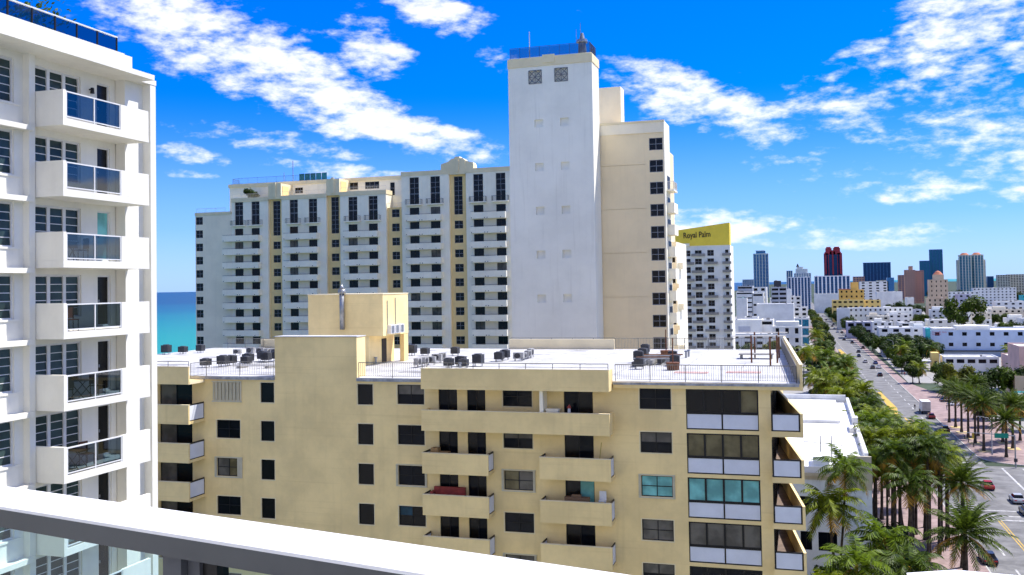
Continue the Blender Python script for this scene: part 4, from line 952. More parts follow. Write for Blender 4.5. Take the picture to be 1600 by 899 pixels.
def block(name, label, cat, x0, x1, Y, H, depth, wm, fl=3.2, bay=3.2, wf=.5, hf=.5, gm=GLASS, z0=0, clutter=True, group='houses and hotels of the town', base=0, panes=None, parapet=.5, rm=None):
    t = thing(name, label, cat, ((x0 + x1) / 2, Y, 0), 0, group)
    F = Face(t, 'N', Y); holes = []
    n = max(1, int((H - base - .8) / fl)); m = max(1, int((x1 - x0) / bay)) if bay else 0
    for r in range(n):
        z = H - 1.0 - r * fl
        for c in range(m):
            u = x0 + (x1 - x0) * (c + .5) / m; w = (x1 - x0) / m * wf
            holes.append((u - w / 2, u + w / 2, z - fl * hf, z))
    q = MB(); q.wall(x0, x1, z0, H, holes, .25); F.build('wall', q, wm)
    F.build('body', MB().box(x0, x1, .251, depth, z0, H - parapet, skip='').box(x0, x1, .001, .25, z0, H, skip='ns'), [wm])
    F.build('roof', MB().box(x0 + .3, x1 - .3, .4, depth - .3, H - parapet + .002, H - parapet + .06), rm or ROOFGR)
    F.build('parapet', MB().box(x0, x1, depth - .3, depth, H - parapet + .001, H).box(x0, x0 + .28, .252, depth - .31, H - parapet + .001, H).box(x1 - .28, x1, .252, depth - .31, H - parapet + .001, H), wm)
    if holes:
        if Y < 900 and (panes is None or panes):
            for a, b, c, d in holes: F.window(a, b, c, d, 2 if b - a > 1.4 else 1, 1, DARKF, gm, d=.1, panes=False)
        else: F.build('glazing', MB().quad((x0 + .05, .24, z0), (x1 - .05, .24, z0), (x1 - .05, .24, H - .6), (x0 + .05, .24, H - .6)), gm)
        if Y < 900:
            pr = rnd.random()
    # west side seen past the street
    if clutter:
        for i in range(rnd.randint(2, 4)):
            u = rnd.uniform(x0 + 1.2, max(x0 + 1.3, x1 - 2.5)); v = rnd.uniform(2, max(2.1, depth * .7)); s = rnd.uniform(.6, 1.5)
            F.build('roof_unit', MB().box(u, u + s * 1.3, v, v + s, H - parapet + .06, H - parapet + .06 + s * .8), rnd.choice((METALL, CONC, METALD, CW)))
    return t, F
def glass_tower(name, label, x0, x1, Y, H, depth, gm, fm, fins=5, fl=3.6, curve=0.0, band=.5, group='skyline towers', finm=None):
    t = thing(name, label, 'tower', ((x0 + x1) / 2, Y, 0), 0, group)
    F = Face(t, 'N', Y); n = 10; poly = []
    for i in range(n + 1):
        s = i / n; poly.append((x0 + (x1 - x0) * s, -curve * math.sin(math.pi * s)))
    poly += [(x1, depth), (x0, depth)]
    F.build('glass_wall', MB().prism(poly, 0, H - 1), gm)
    cx = (x0 + x1) / 2; cyy = depth / 2
    def grow(k): return [(cx + (a - cx) * k, cyy + (b - cyy) * k) for a, b in poly]
    fl_mb = MB(); z = fl
    while z < H - 1: fl_mb.prism(grow(1.02), z - band / 2, z + band / 2); z += fl
    F.build('floor_bands', fl_mb, fm)
    for i in range(fins + 1):
        s = i / fins; u = x0 + (x1 - x0) * s; F.build('fin', MB().box(u - .7, u + .7, -curve * math.sin(math.pi * s) - .8, -curve * math.sin(math.pi * s) + .4, 0, H), finm or WHITE2)
    F.build('crown', MB().prism(grow(1.03), H - 1, H + 1.2), fm)
    return t, F
GR1 = 'houses between the hotels and the street'
t, F = block('corner_house', 'white rounded house with two rows of tall dark windows by the left palms', 'house', -17.7, -3.3, 520, 16.7, 14, CW, fl=4.6, bay=4.8, wf=.36, hf=.62, group=GR1)
F.build('upper_storey', MB().box(-16.1, -4.5, 1.2, 12, 16.3, 19.0), CW); F.build('string_course', MB().box(-17.9, -3.1, -.4, -.001, 10.6, 11.4).box(-17.9, -3.1, -.4, -.001, 15.8, 16.5), CW)
t, F = block('white_block', 'blank white block with a grey panel behind the rounded house', 'building', -43.7, -25.6, 575, 18.0, 20, CW, bay=0, group=GR1)
F.build('wall_panel', MB().box(-38.8, -32.0, -.12, -.001, 9.8, 14.2), CG)
block('white_block', 'narrow white block with dark strip window beside the grey panel wall', 'building', -26.2, -19.2, 577, 17.9, 18, CW, fl=6, bay=7, wf=.8, hf=.3, group=GR1)
block('low_block', 'long low white building just behind the yellow block roof railing', 'building', -60.3, -15.8, 540, 11.7, 20, CB, bay=6, group=GR1)
block('glass_house', 'small teal glass fronted house at the left kerb trees', 'house', -8.0, .7, 620, 17.3, 16, CW, fl=5.4, bay=4.3, wf=.86, hf=.78, gm=TG, group=GR1)
block('long_block', 'long blank white parking block left of the far street', 'building', -39.3, -10.6, 800, 22.1, 30, CB, bay=0, group=GR1)
block('white_block', 'white box house with teal windows below the long parking block', 'house', -39.9, -31.3, 650, 16.8, 14, CW, bay=0, group=GR1)
block('terrace_house', 'white house with planted roof terrace at the left kerb', 'house', -17.3, .1, 840, 18.3, 16, CW, fl=4, bay=5, group=GR1)
block('grey_block', 'grey flat block with dark bands next to the Royal Palm hotel', 'building', -67.6, -52.5, 1000, 36, 20, CG, fl=4.2, bay=15, wf=.9, hf=.4, group=GR1)
block('grey_block', 'light grey stepped block below the first banded block', 'building', -62.1, -47.4, 900, 31.2, 18, CW, fl=4.2, bay=15, wf=.9, hf=.3, group=GR1)
block('tall_white_house', 'white house with glass top storey under the leftmost skyline tower', 'building', -50.5, -37.0, 950, 34.8, 18, CW, fl=5, bay=5, group=GR1)
block('white_block', 'white house with one dark strip window under the leftmost tower', 'house', -47.9, -37.8, 900, 29.9, 16, CW, fl=9, bay=10, wf=.8, hf=.2, group=GR1)
block('dark_banded_block', 'grey block with dark glass bands left of the first striped block', 'building', -31.0, -17.6, 900, 34.8, 18, CG, fl=4.0, bay=4.5, wf=.85, hf=.5, group=GR1)
block('white_block', 'slim white end wall beside the dark banded block', 'building', -17.3, -13.6, 880, 33.1, 12, CW, bay=0, group=GR1)
block('dark_block', 'small black roofed block above the dark banded block', 'building', -41.3, -32.4, 1300, 40.9, 12, mat('town_dark', (.05, .05, .06), .6), bay=0, group=GR1)
block('villa', 'small villa with an orange roof left of the far street', 'house', -35.9, -22.2, 1000, 23.6, 12, CW, fl=4, bay=4, group=GR1, rm=TILE)
block('round_pavilion', 'white pavilion with a teal roof beside the Royal Palm hotel', 'building', -53.9, -45.6, 780, 27.4, 8, CW, bay=0, group=GR1, rm=TEAL)
block('awning_house', 'white house with a blue awning at the far left kerb', 'house', -17.0, -5.4, 950, 25.6, 14, CW, fl=4, bay=4, group=GR1)
# striped pair at the end of the street
for (x0, x1, Y, H, n, lab) in ((-25.3, 4.7, 1400, 45.8, 7, 'shorter black and white striped block left of the street end'), (9.1, 52.8, 1300, 46.2, 9, 'wider black and white striped block right of the street end')):
    t, F = block('striped_block', lab, 'apartment block', x0, x1, Y, H, 18, mat('stripe_white', (.80, .81, .82), .8), fl=3.0, bay=(x1 - x0) / n - .01, wf=.66, hf=.98, gm=DG, group='striped blocks')
block('podium', 'white parking podium under the wider striped block', 'building', 8.2, 42.7, 1250, 23.9, 20, CW, bay=0)
t, F = block('white_tower', 'stepped white tower with a domed top above the shorter striped block', 'tower', -23.4, 7.9, 1900, 55, 24, CW, fl=3.4, bay=4, wf=.6, hf=.6, gm=BG, group='skyline towers')
F.build('upper_tier', MB().box(-20, 2, 3, 20, 54.5, 63), CW); F.build('upper_tier', MB().box(-18, -6, 5, 16, 63.001, 67), CW); F.build('dome', MB().tube((-16, 9, 67), (-16, 9, 73), 3, .5, n=10), DMETAL)
glass_tower('slim_tower', 'slim blue tower left of the stepped white tower', -44.1, -31.3, 2300, 63, 14, BG, BG, 3)
# warm hotels right of the street
t, F = block('orange_hotel', 'orange yellow hotel with a square tower right of the far street', 'hotel', 31.6, 55.9, 1050, 30.2, 18, CY, fl=5, bay=4.8, wf=.34, hf=.4)
F.build('tower_room', MB().box(43.3, 50.8, 5, 13, 29.8, 38.0), CY); F.build('tile_roof', MB().box(31.0, 43.2, -.6, 12, 30.202, 31.0), TILE)
block('yellow_wing', 'light yellow wing with dark openings below the orange hotel', 'hotel', 22.8, 51.9, 980, 21.0, 16, CYL, fl=4.6, bay=4.8, wf=.6, hf=.4); block('yellow_wing', 'light yellow wing end beside the white cinema box', 'hotel', 52.1, 67.2, 985, 20.7, 16, CYL, fl=4.6, bay=4, wf=.4, hf=.4)
block('aqua_hotel', 'long white hotel with aqua bands and small windows, right of the street', 'hotel', 32.8, 82.3, 850, 16.9, 16, CW, fl=4.6, bay=3.8, wf=.36, hf=.36); block('grey_wing', 'pale grey end wall at the left of the long aqua hotel', 'hotel', 23.1, 32.7, 830, 17.2, 14, CB, bay=0)
F = Face(None, 'N', 850); 
block('violet_shop', 'grey violet shop block at the right kerb beside the parked cars', 'shop', 25.5, 41.6, 700, 11.5, 18, CV, fl=4.6, bay=5, wf=.7, hf=.5); block('flat_shop', 'white flat roofed shop behind the right kerb trees', 'shop', 42.2, 62, 640, 10.3, 20, CB, fl=4.6, bay=5, wf=.5, hf=.4); block('flat_shop', 'low pale shop behind the turquoise fin hotel', 'shop', 64.1, 81.5, 760, 8.4, 20, CB, bay=6)
block('white_box', 'large blank white cinema box right of the yellow wing', 'building', 77.9, 105.7, 1200, 25.9, 26, CW, bay=0); block('white_box', 'lower blank white annex of the cinema box', 'building', 106, 113, 1150, 19.8, 26, CW, bay=0)
block('white_terrace', 'stepped white block behind the orange hotel', 'building', 74.0, 113.5, 1500, 37.6, 20, CW, fl=4, bay=8, wf=.4); block('cream_block', 'cream block with a round top below the navy slab', 'building', 110.8, 136.5, 1700, 39.1, 20, CC, bay=6)
# hotel with the turquoise fin
DI = mat('fin_hotel_blue', (.55, .64, .76), .8, .06, .2, streak=.15)
t, F = block('fin_hotel', 'long pale blue hotel with a turquoise fin and red lettering', 'hotel', 60.5, 112, 540, 13.4, 34, DI, fl=5.4, bay=6.4, wf=.34, hf=.34, rm=ROOFW)
F.build('fin', MB().box(58.3, 60.3, -.6, 3, 2, 14.4), mat('fin_turquoise', (.06, .55, .52), .6)); F.build('canopy_band', MB().box(60.5, 112, -2.2, -.01, 2.6, 3.1), DMETAL); F.build('roof_hut', MB().box(74, 90, 8, 20, 12.9, 15.2), CW); F.build('roof_hut', MB().box(62, 73, 3, 20, 12.9, 14.2), ROOFW)
sg = MB(); rs = random.Random(3)
for row, (n, z) in enumerate(((9, 12.0), (6, 10.9))):
    for i in range(n):
        u = 61.4 + i * .78; sg.box(u, u + .12, -.06, -.002, z, z + .75)
        if i % 3 != 2: sg.box(u + .13, u + .5, -.06, -.002, z + (.3 if i % 2 else .62), z + (.43 if i % 2 else .75))
        if i % 2 == 0: sg.box(u + .40, u + .52, -.06, -.002, z, z + .6)
F.build('lettering', sg, mat('letter_red', (.55, .12, .14), .6))
block('awning_shop', 'low white shop with sloping awnings in front of the fin hotel', 'shop', 55, 76, 445, 6.8, 16, CB, bay=4.2, wf=.7, hf=.5, rm=ROOFW); block('pink_shop', 'salmon pink shop wall right of the awning shop', 'shop', 77, 87, 430, 8.5, 16, CP, bay=0)
block('edge_house', 'beige pink house with dark windows at the right edge', 'house', 69.6, 90, 370, 16.2, 20, CP, fl=3.8, bay=6.4, wf=.3, hf=.5); block('edge_house', 'low beige wall house below the beige pink house', 'house', 63.4, 84, 345, 8.2, 16, CBE, bay=0); block('teal_shop', 'low teal shop behind the right pavement date palms', 'shop', 57, 80, 300, 6.6, 14, TEAL, fl=3, bay=4, wf=.8, hf=.7)
t = thing('yellow_sign_wall', 'bright yellow shop wall beside the awning shop', 'wall', (52.4, 452, 0)); MB().box(-1.6, 1.4, 0, 6, 0, 8.0).obj('wall', CYL, t); MB().box(-.5, .5, -.05, -.001, 1.5, 4.4).obj('doorway', DARKF, t)
t = thing('canopy_roof', 'flat white canopy roof on posts by the right kerb', 'canopy', (43, 449, 0)); MB().box(-4.3, 7, -3, 4, 4.4, 5.0).obj('roof', ROOFW, t)
for x in (-3, 5): MB().box(x - .2, x + .2, -.2, .2, 0, 4.4).obj('post', CW, t)
block('white_stage', 'tall white blank wall tower right of the big green tree', 'building', 109.4, 115.0, 780, 15.4, 12, CW, bay=0); block('flat_house', 'white house with small windows right of the blank wall tower', 'house', 117.9, 132.5, 800, 13.7, 12, CC, bay=3.6, wf=.3, hf=.4); block('flat_house', 'low white house in front of the small windowed house', 'house', 115.6, 126, 760, 10.0, 12, CW, bay=4, wf=.3)
t, F = block('beige_tower', 'beige stepped tower with a red dome in the middle distance', 'tower', 112.4, 128.8, 1000, 39.2, 16, CBE, fl=4.4, bay=4, wf=.25, hf=.4)
F.build('upper_tier', MB().box(116.6, 125.7, 3, 12, 38.7, 44), CBE); F.build('dome', MB().tube((121.1, 7.5, 44), (121.1, 7.5, 46.8), 4.6, 2.2, n=14).tube((121.1, 7.5, 46.8), (121.1, 7.5, 47.8), 2.2, .3, n=14), TILE)
block('beige_annex', 'beige podium with a tiled roof below the beige stepped tower', 'building', 105.8, 123.2, 960, 22.2, 14, CBE, fl=4, bay=4, wf=.3, rm=TILE)
t, F = block('pink_tower', 'salmon pink stepped tower with a turret', 'tower', 153.7, 170.2, 1700, 55.3, 9, CPK, fl=4, bay=4, wf=.35, hf=.4, gm=DG); F.build('turret', MB().box(160.5, 166.9, 3, 8, 54.8, 61.5), CPK)
block('pink_tower', 'second salmon tower with a white roof beside the turret tower', 'tower', 171.6, 185.0, 1720, 54.1, 9, CPK, fl=4, bay=4, wf=.5, hf=.5, gm=DG)
for i, (x0, x1, Y, H, wm, lab) in enumerate(((225.4, 281.2, 1500, 25.8, CB, 'long pale aqua hall on the right of the town'), (179.1, 218, 1400, 22.2, CB, 'second pale aqua hall beside the beige tower trees'), (148.7, 164.4, 1050, 18.9, CBE, 'low beige house right of the beige stepped tower'), (130.4, 141, 950, 25.7, CV, 'violet grey house right of the beige stepped tower'),
        (84, 107.2, 765, 10.1, CW, 'low white roofs left of the blank wall tower'), (134, 152, 700, 13.1, CW, 'white house at the right edge behind the fin hotel'), (169.2, 193.6, 1000, 17.1, CB, 'pale house at the right edge above the parked lot'), (195, 222.5, 1150, 14.8, CW, 'white house at the right edge behind dark trees'), (86, 99.6, 950, 12.2, CG, 'grey low house below the big green tree'), (240, 262, 1250, 19, TEAL, 'teal roofed house at the right edge of the town'), (140, 170, 880, 9, CC, 'cream low house among the trees right of the blank wall tower'), (55, 68, 1120, 16, CW, 'white low house between the cinema box and the aqua hotel'))):
    block('town_house', lab, 'house', x0, x1, Y, H, 18, wm, fl=4, bay=5, wf=.4, hf=.4)
t, F = block('kerb_shop', 'low dark fronted shop with a teal awning at the right kerb', 'shop', 36.6, 45, 535, 5.2, 14, CG, fl=3.4, bay=2.8, wf=.8, hf=.7); F.build('awning', MB().prism([(36.5, -2.2), (45, -2.2), (45, -.01), (36.5, -.01)], 3.0, 3.25), TEAL)
for i, (x0, x1, Y, H, wm) in enumerate([(66, 84, 602, 9, CW), (86, 104, 612, 10.5, CB), (106, 128, 600, 8, CW), (130, 150, 592, 11, CC), (64, 80, 672, 8.5, CB), (44, 58, 735, 10, CW), (44, 60, 792, 12, CC), (62, 78, 832, 12, CW), (112, 132, 668, 9, CW), (152, 176, 640, 10, CB), (136, 160, 760, 11, CW), (165, 190, 805, 12, CW), (100, 124, 885, 14, CB), (62, 80, 905, 14, CW), (150, 178, 905, 13, CC), (196, 226, 960, 14, CW)]):
    t, F = block('low_house', f'low flat roofed house, {ORD[i]} of the scatter counted from the fin hotel outwards', 'house', x0, x1, Y, H, 16, wm, fl=3.6, bay=4.4, wf=.4, hf=.42, rm=ROOFB, group='low flat roofed houses behind the fin hotel')
    F.build('roof_storey', MB().box(x0 + 2, x0 + 2 + (x1 - x0) * .35, 4, 11, H - .4, H + 2.2), wm)
# skyline
t, F = glass_tower('glass_tower', 'rounded blue glass tower with white fins, leftmost on the skyline', -127.5, -91.6, 2500, 110, 16, BG, CW, 5, curve=9, band=.4); F.build('crown_top', MB().prism([(-121, 2), (-98, -2), (-98, 14), (-121, 14)], 111.2, 117.5), BG); F.build('crown_cap', MB().prism([(-123, 0), (-100, -3), (-100, 14), (-123, 14)], 117.51, 119), CW)
RT = mat('tower_red', (.52, .05, .06), .6, .1, .05)
t, F = glass_tower('red_tower', 'red and dark blue twin peaked tower at the middle of the skyline', 40.5, 80.5, 2400, 100, 16, DG, DG, 4, curve=6, band=.5, finm=RT)
for i, (a, b, z) in enumerate(((44, 58, 120), (61.5, 77, 120), (40, 50, 108), (70, 81, 108), (54, 66, 112))): F.build('red_peak', MB().prism([(a, 2), (b, 2), (b, 14), (a, 14)], 101.3, z - 3), RT); F.build('peak_cap', MB().prism([(a + 2, 4), (b - 2, 4), (b - 2, 12), (a + 2, 12)], z - 2.99, z), RT)
for u in (44, 60, 77): F.build('red_pier', MB().box(u - 1.6, u + 1.6, -8.5, -1, 55, 101), RT)
glass_tower('navy_slab', 'broad navy blue slab tower right of the red tower', 117.3, 171.3, 2200, 76, 12, DG, DG, 8, band=.6, finm=BG)
glass_tower('teal_tower', 'lower teal glass tower of the pair', 250.5, 271, 2400, 81, 10, TG, BG, 3, finm=BG); glass_tower('teal_tower', 'taller teal glass tower of the pair with a flat cap', 274, 301.4, 2420, 107, 10, TG, BG, 4, finm=BG)
for i, (x0, x1, H, lab) in enumerate(((334, 358.5, 92, 'left one of the twin domed teal towers'), (361, 386, 92.5, 'right one of the twin domed teal towers'))):
    t, F = glass_tower('domed_tower', lab, x0, x1, 2400 + i * 12, H, 14, TG, CC, 4, curve=5, group='twin domed towers'); F.build('dome', MB().tube(((x0 + x1) / 2, 8, H + 1.2), ((x0 + x1) / 2, 8, H + 6), 10, 5, n=14), TILE)
    F.build('side_wing', MB().box(x0 - 5 if i == 0 else x1 + .5, x0 - .5 if i == 0 else x1 + 5, 2, 12, 0, 82), CC)
for i, (x0, x1, Y, H, wm, gm, lab) in enumerate(((395, 420, 2300, 46, CC, GLASS, 'cream slab tower right of the domed twins'), (424, 462, 2350, 47, CC, GLASS, 'second cream slab tower at the right end of the skyline'), (87, 108, 2000, 47, CPK, DG, 'low red brown block between the red tower and the navy slab'), (174, 190, 2050, 48.6, CPK, DG, 'low maroon block right of the navy slab'), (191, 203, 2050, 46.9, CG, DG, 'grey block next to the maroon block'), (302.5, 315, 2600, 51.6, DG, DG, 'small navy block left of the domed twins'), (440, 455, 2700, 44, DG, DG, 'small navy block right of the domed twins'), (111.9, 121.4, 1500, 42.8, BG, BG, 'small blue glass block below the navy slab'), (-174.7, -139.4, 2800, 47, CG, BG, 'far flat block left of the rounded glass tower'), (306, 330, 2900, 44, CW, BG, 'far white block behind the teal pair'))):
    block('far_block', lab, 'building', x0, x1, Y, H, 18, wm, fl=3.6, bay=5, wf=.6, hf=.5, gm=gm, clutter=False, group='far blocks on the skyline')

# ================================================================== palms and trees
def frond(b, base, az, el, L, droop, lw, nl, m, r, twist=0.0):
    """curved midrib with two rows of leaflets"""
    pts = []; p = Vector(base); e = el; step = L / nl
    for i in range(nl + 1):
        pts.append(p.copy()); d = Vector((math.cos(az) * math.cos(e), math.sin(az) * math.cos(e), math.sin(e))); p = p + d * step; e -= droop / nl * (0.6 + 0.9 * i / nl)
    side = Vector((-math.sin(az), math.cos(az), 0))
    for i in range(nl):
        a, c = pts[i], pts[i + 1]; up = (c - a).normalized().cross(side) * -1
        w = .035 * (1 - i / nl) + .012
        b.quad(a - side * w, a + side * w, c + side * w * .8, c - side * w * .8, m)
        if i < 2: continue
        t = i / nl; ll = lw * (math.sin(math.pi * min(1, t * .86 + .13)) ** .7) * r.uniform(.85, 1.1)
        for s in (-1, 1):
            tip = a + (c - a) * 2.2 + side * s * ll * .86 - Vector((0, 0, 1)) * ll * r.uniform(.25, .6)
            mid = (a + tip) / 2 + up * .1 * ll
            wv = (c - a) * .62
            b.quad(a - wv * .35, a + wv * .95, mid + wv * .75, mid - wv * .35, m); b.tri(mid - wv * .35, mid + wv * .75, tip, m)
def palm_mesh(seed, nf, L, lw, nl, droop, up, dry=0, leaf=PALM1, dens=1.0):
    r = random.Random(seed); b = MB()
    for i in range(nf):
        t = i / nf; az = i * 2.39996 + r.uniform(-.25, .25); el = up * (1 - t) + (-.45) * t + r.uniform(-.12, .12)
        frond(b, (math.cos(az) * .12, math.sin(az) * .12, .15 - .3 * t), az, el, L * r.uniform(.82, 1.1), droop * r.uniform(.75, 1.25) * (1.0 - .25 * t), lw, nl, 1 if i >= nf - dry else 0, r)
    if True:     # bud and old leaf bases
        b.tube((0, 0, -.7), (0, 0, .25), .26, .12, n=7, m=1)
    return b.mesh('crown', [leaf, PALMY])
def trunk_mesh(seed, h, r0, r1, lean, flare=1.5):
    r = random.Random(seed); n = 8; pts = []; rad = []
    for i in range(n + 1):
        t = i / n; pts.append((-lean * h * (1 - t) ** 1.6 * 1, .25 * lean * h * math.sin(t * 3) * .3, -h * (1 - t))); rad.append((r0 + (r1 - r0) * t) * (flare if i == 0 else 1) * r.uniform(.95, 1.06))
    return MB().path(pts, rad, 8).mesh('trunk', [TRUNK], True)
COCO = [palm_mesh(s, 30, 4.0, 1.1, 15, 1.7, 1.25, 4, L) for s, L in ((1, PALM1), (2, PALMB), (3, PALMD))]
TALL = [palm_mesh(s, 38, 3.5, 1.1, 14, 1.5, 1.3, 6, L) for s, L in ((4, PALM1), (5, PALMB), (8, PALMD))]
DATE = [palm_mesh(s, 60, 4.7, .7, 18, .95, 1.4, 6, PALM2) for s in (6, 7)]
def palm(kind, x, y, h, sc, label, group, rz=None, z=.14):
    t = thing('palm_tree', label, 'palm tree', (x, y, z), 0, group)
    h = h / sc
    M = {'coco': COCO, 'tall': TALL, 'date': DATE}[kind]; i = rnd.randrange(len(M))
    o = link('crown', M[i], t, (0, 0, h)); o.rotation_euler = (rnd.uniform(-.17, .17), rnd.uniform(-.17, .17), rnd.uniform(0, 6.28) if rz is None else rz)
    r0 = {'coco': .17, 'tall': .20, 'date': .33}[kind]
    hh = round(h); tm = cached(('tk', kind, hh), lambda: trunk_mesh(hh, hh, r0, r0 * .75, {'coco': .10, 'tall': .02, 'date': .015}[kind]))
    k = link('trunk', tm, t, (0, 0, h)); k.scale = (1, 1, h / hh); k.rotation_euler = (0, 0, rnd.uniform(0, 6.28) if kind == 'coco' else 0)
    t.scale = (sc, sc, sc)
    # the lean shifts the foot, not the crown: bring the foot back to the ground point
    return t
GP = 'palms along the left pavement'
PL = [('date', 17.9, 131.0, 8.6, 1.22), ('date', 19.8, 146, 12.0, 1.05), ('tall', 17.0, 150.6, 14.0, 1.15), ('tall', 15.0, 153, 15.5, 1.15), ('tall', 12.8, 142, 13.2, 1.15), ('tall', 11.2, 150, 14.4, 1.1), ('tall', 9.6, 148, 14.0, 1.1), ('coco', 13.6, 165, 13.6, 1.15), ('tall', 19.4, 158, 13, 1.2), ('tall', 10.4, 162, 13.4, 1.2), ('tall', 17.4, 160, 14.4, 1.2), ('coco', 8.6, 172, 12.6, 1.2), ('tall', 12.0, 172, 13.2, 1.25), ('tall', 19.0, 182, 12.6, 1.2), ('coco', 8.9, 205, 12.4, 1.25), ('tall', 18.6, 198, 12.4, 1.25), ('tall', 15.9, 176, 13.8, 1.2), ('tall', 18.2, 168, 12.6, 1.15), ('tall', 13.4, 185, 13.5, 1.2), ('tall', 16.0, 190, 13.0, 1.2), ('coco', 10.6, 188, 13.2, 1.2), ('tall', 15.0, 205, 13.0, 1.25), ('tall', 13.9, 219, 13.0, 1.2), ('coco', 11.6, 222, 13.0, 1.2), ('tall', 17.6, 212, 12.0, 1.2), ('coco', 9.6, 236, 13.0, 1.25), ('tall', 14.0, 240, 13.2, 1.25), ('tall', 17.0, 236, 12.6, 1.2), ('coco', 11.0, 258, 13, 1.25), ('tall', 13.8, 265, 13, 1.3), ('tall', 17.2, 262, 12.4, 1.2), ('coco', 7.5, 270, 13, 1.3), ('tall', 15.9, 292, 13, 1.3), ('coco', 10.4, 295, 13, 1.3), ('tall', 15.9, 318, 13, 1.3), ('coco', 9.8, 317, 13, 1.3), ('coco', 13.4, 330, 13, 1.3), ('coco', 8.2, 362, 13, 1.3), ('tall', 13.0, 360, 12, 1.3)]
PL += [('tall', 10.0, 157, 15.6, 1.2), ('tall', 13.8, 160, 15.2, 1.25), ('tall', 15.6, 147, 16.2, 1.15), ('tall', 16.4, 163, 14.8, 1.2), ('coco', 11.0, 170, 14.0, 1.25), ('tall', 18.4, 152, 15.0, 1.2), ('tall', 12.4, 156, 15.4, 1.25), ('tall', 15.8, 166, 14.6, 1.3), ('date', 20.4, 160, 11.0, 1.05), ('tall', 11.2, 146, 16.0, 1.15)]
PL = [(k, x - (2.4 if y > 175 else .8 if y > 147 else 0), y, h, s) for k, x, y, h, s in PL]
PL = [(k, min(x, 13.6) if 185 < y < 262 else min(x, 10.6) if y >= 262 else x, y, h * rnd.uniform(.86, 1.06), s * rnd.uniform(.85, 1.05)) for k, x, y, h, s in PL]
PL.sort(key=lambda q: q[2])
for i, (k, x, y, h, s) in enumerate(PL):
    if k == 'date': rowl = 'large date palm over the road at the bottom of the left pavement' if y < 140 else 'dark date palm just behind the largest one on the left pavement' if y < 150 else 'third date palm back at the kerb of the left pavement'
    else: rowl = f'{"arching coconut" if k == "coco" else "slender tall"} palm, {ORD[i]} from the bottom of the picture along the left pavement'
    palm(k, x, y, h, s, rowl, GP)
GH = 'palms in the hotel garden left of the street'
for i, (k, x, y, h, s, lab) in enumerate([('coco', 3.9, 124.5, 17.0, 1.0, 'single slender palm in front of the pale blue corner building'), ('coco', 1.9, 122, 13.0, 1.15, 'drooping coconut palm below the corner building window'), ('coco', 8.0, 122.6, 9.0, 1.25, 'coconut palm right of the corner building base'), ('coco', 4.4, 112.5, 8.6, 1.2, 'low coconut palm at the bottom in front of the corner building'), ('coco', 1.0, 108, 7.0, 1.1, 'bushy palm beside the lowest corner balcony'), ('coco', 10.2, 117, 7.4, 1.2, 'low palm left of the largest date palm'), ('coco', 5.5, 292, 12.8, 1.3, 'coconut palm just above the white corner roof, nearest the railing'), ('coco', 2.0, 290, 12.6, 1.3, 'coconut palm over the corner roof beside the rusty frame'), ('coco', 3.6, 272, 12.8, 1.3, 'coconut palm rising behind the white corner roof parapet'), ('coco', 1.2, 392, 12.6, 1.3, 'coconut palm in the garden next to the rounded white house'), ('coco', -1.6, 380, 13.0, 1.2, 'coconut palm leaning by the rounded white house'), ('coco', 5.4, 428, 13.0, 1.4, 'coconut palm in the middle of the hotel garden'), ('coco', 7.0, 362, 12.0, 1.3, 'yellowish coconut palm beside the yellow median'), ('coco', 4.2, 510, 13, 1.4, 'farthest coconut palm of the hotel garden'), ('coco', -14, 330, 13, 1.2, 'coconut palm left of the hotel garden near the roof railing')]):
    palm(k, x, y, h, s, lab, GH, z=.06)
GD = 'date palms on the right pavement'
for i, (x, y, h) in enumerate([(36.9, 291.3, 9.4), (37.3, 282.3, 9.6), (37.5, 273.2, 9.8), (37.7, 263.8, 10.4), (38.0, 255.4, 10.6), (38.2, 244.8, 11.0), (44.5, 258.2, 9.2), (45.1, 249.5, 10.2), (44.6, 300, 9.6), (40.6, 268, 8.0), (49, 262, 8.6), (41.5, 237.2, 8.0)]):
    palm('date', x, y, h, .92, f'date palm with dark trunk, {ORD[i]} counted from the truck towards the side road', GD)
for i, (x, y, h, lab) in enumerate([(40.2, 470, 8, 'palm at the right kerb beside the street lamp'), (45, 500, 8.5, 'palm in the dark clump behind the right kerb'), (52.6, 468, 9, 'palm beside the yellow shop wall'), (40, 400, 6, 'short palm at the shaded right kerb'), (71, 330, 8, 'palm in front of the beige pink house'), (85, 470, 8, 'palm above the salmon pink shop')]): palm('coco', x, y, h, 1.2, lab, 'palms beside the right hand shops')

def tree_mesh(seed, n=2600, leaf=LEAF1, rx=4.0, rz=3.0, size=.42):
    r = random.Random(seed); b = MB(); lumps = []
    for i in range(15):
        a = r.uniform(0, 6.28); d = r.uniform(.2, .95) * rx; z = r.uniform(-.5, .85) * rz
        lumps.append((Vector((math.cos(a) * d, math.sin(a) * d, z)), r.uniform(.26, .50) * rx))
    for i in range(n):
        c, R0 = lumps[i % 15]; v = Vector((r.gauss(0, 1), r.gauss(0, 1), r.gauss(0, .8))).normalized(); p = c + v * R0 * r.uniform(.62, 1.08) * (1 if r.random() > .1 else 1.25)
        nrm = (v + Vector((r.uniform(-.8, .8), r.uniform(-.8, .8), r.uniform(-.2, .9)))).normalized(); a = nrm.orthogonal().normalized(); cc = nrm.cross(a); th = r.uniform(0, 6.28)
        e = a * math.cos(th) + cc * math.sin(th); f = nrm.cross(e); s = size * r.uniform(.6, 1.35)
        b.quad(p - e * s, p - f * s * .45, p + e * s, p + f * s * .45)
    return b.mesh('crown', [leaf])
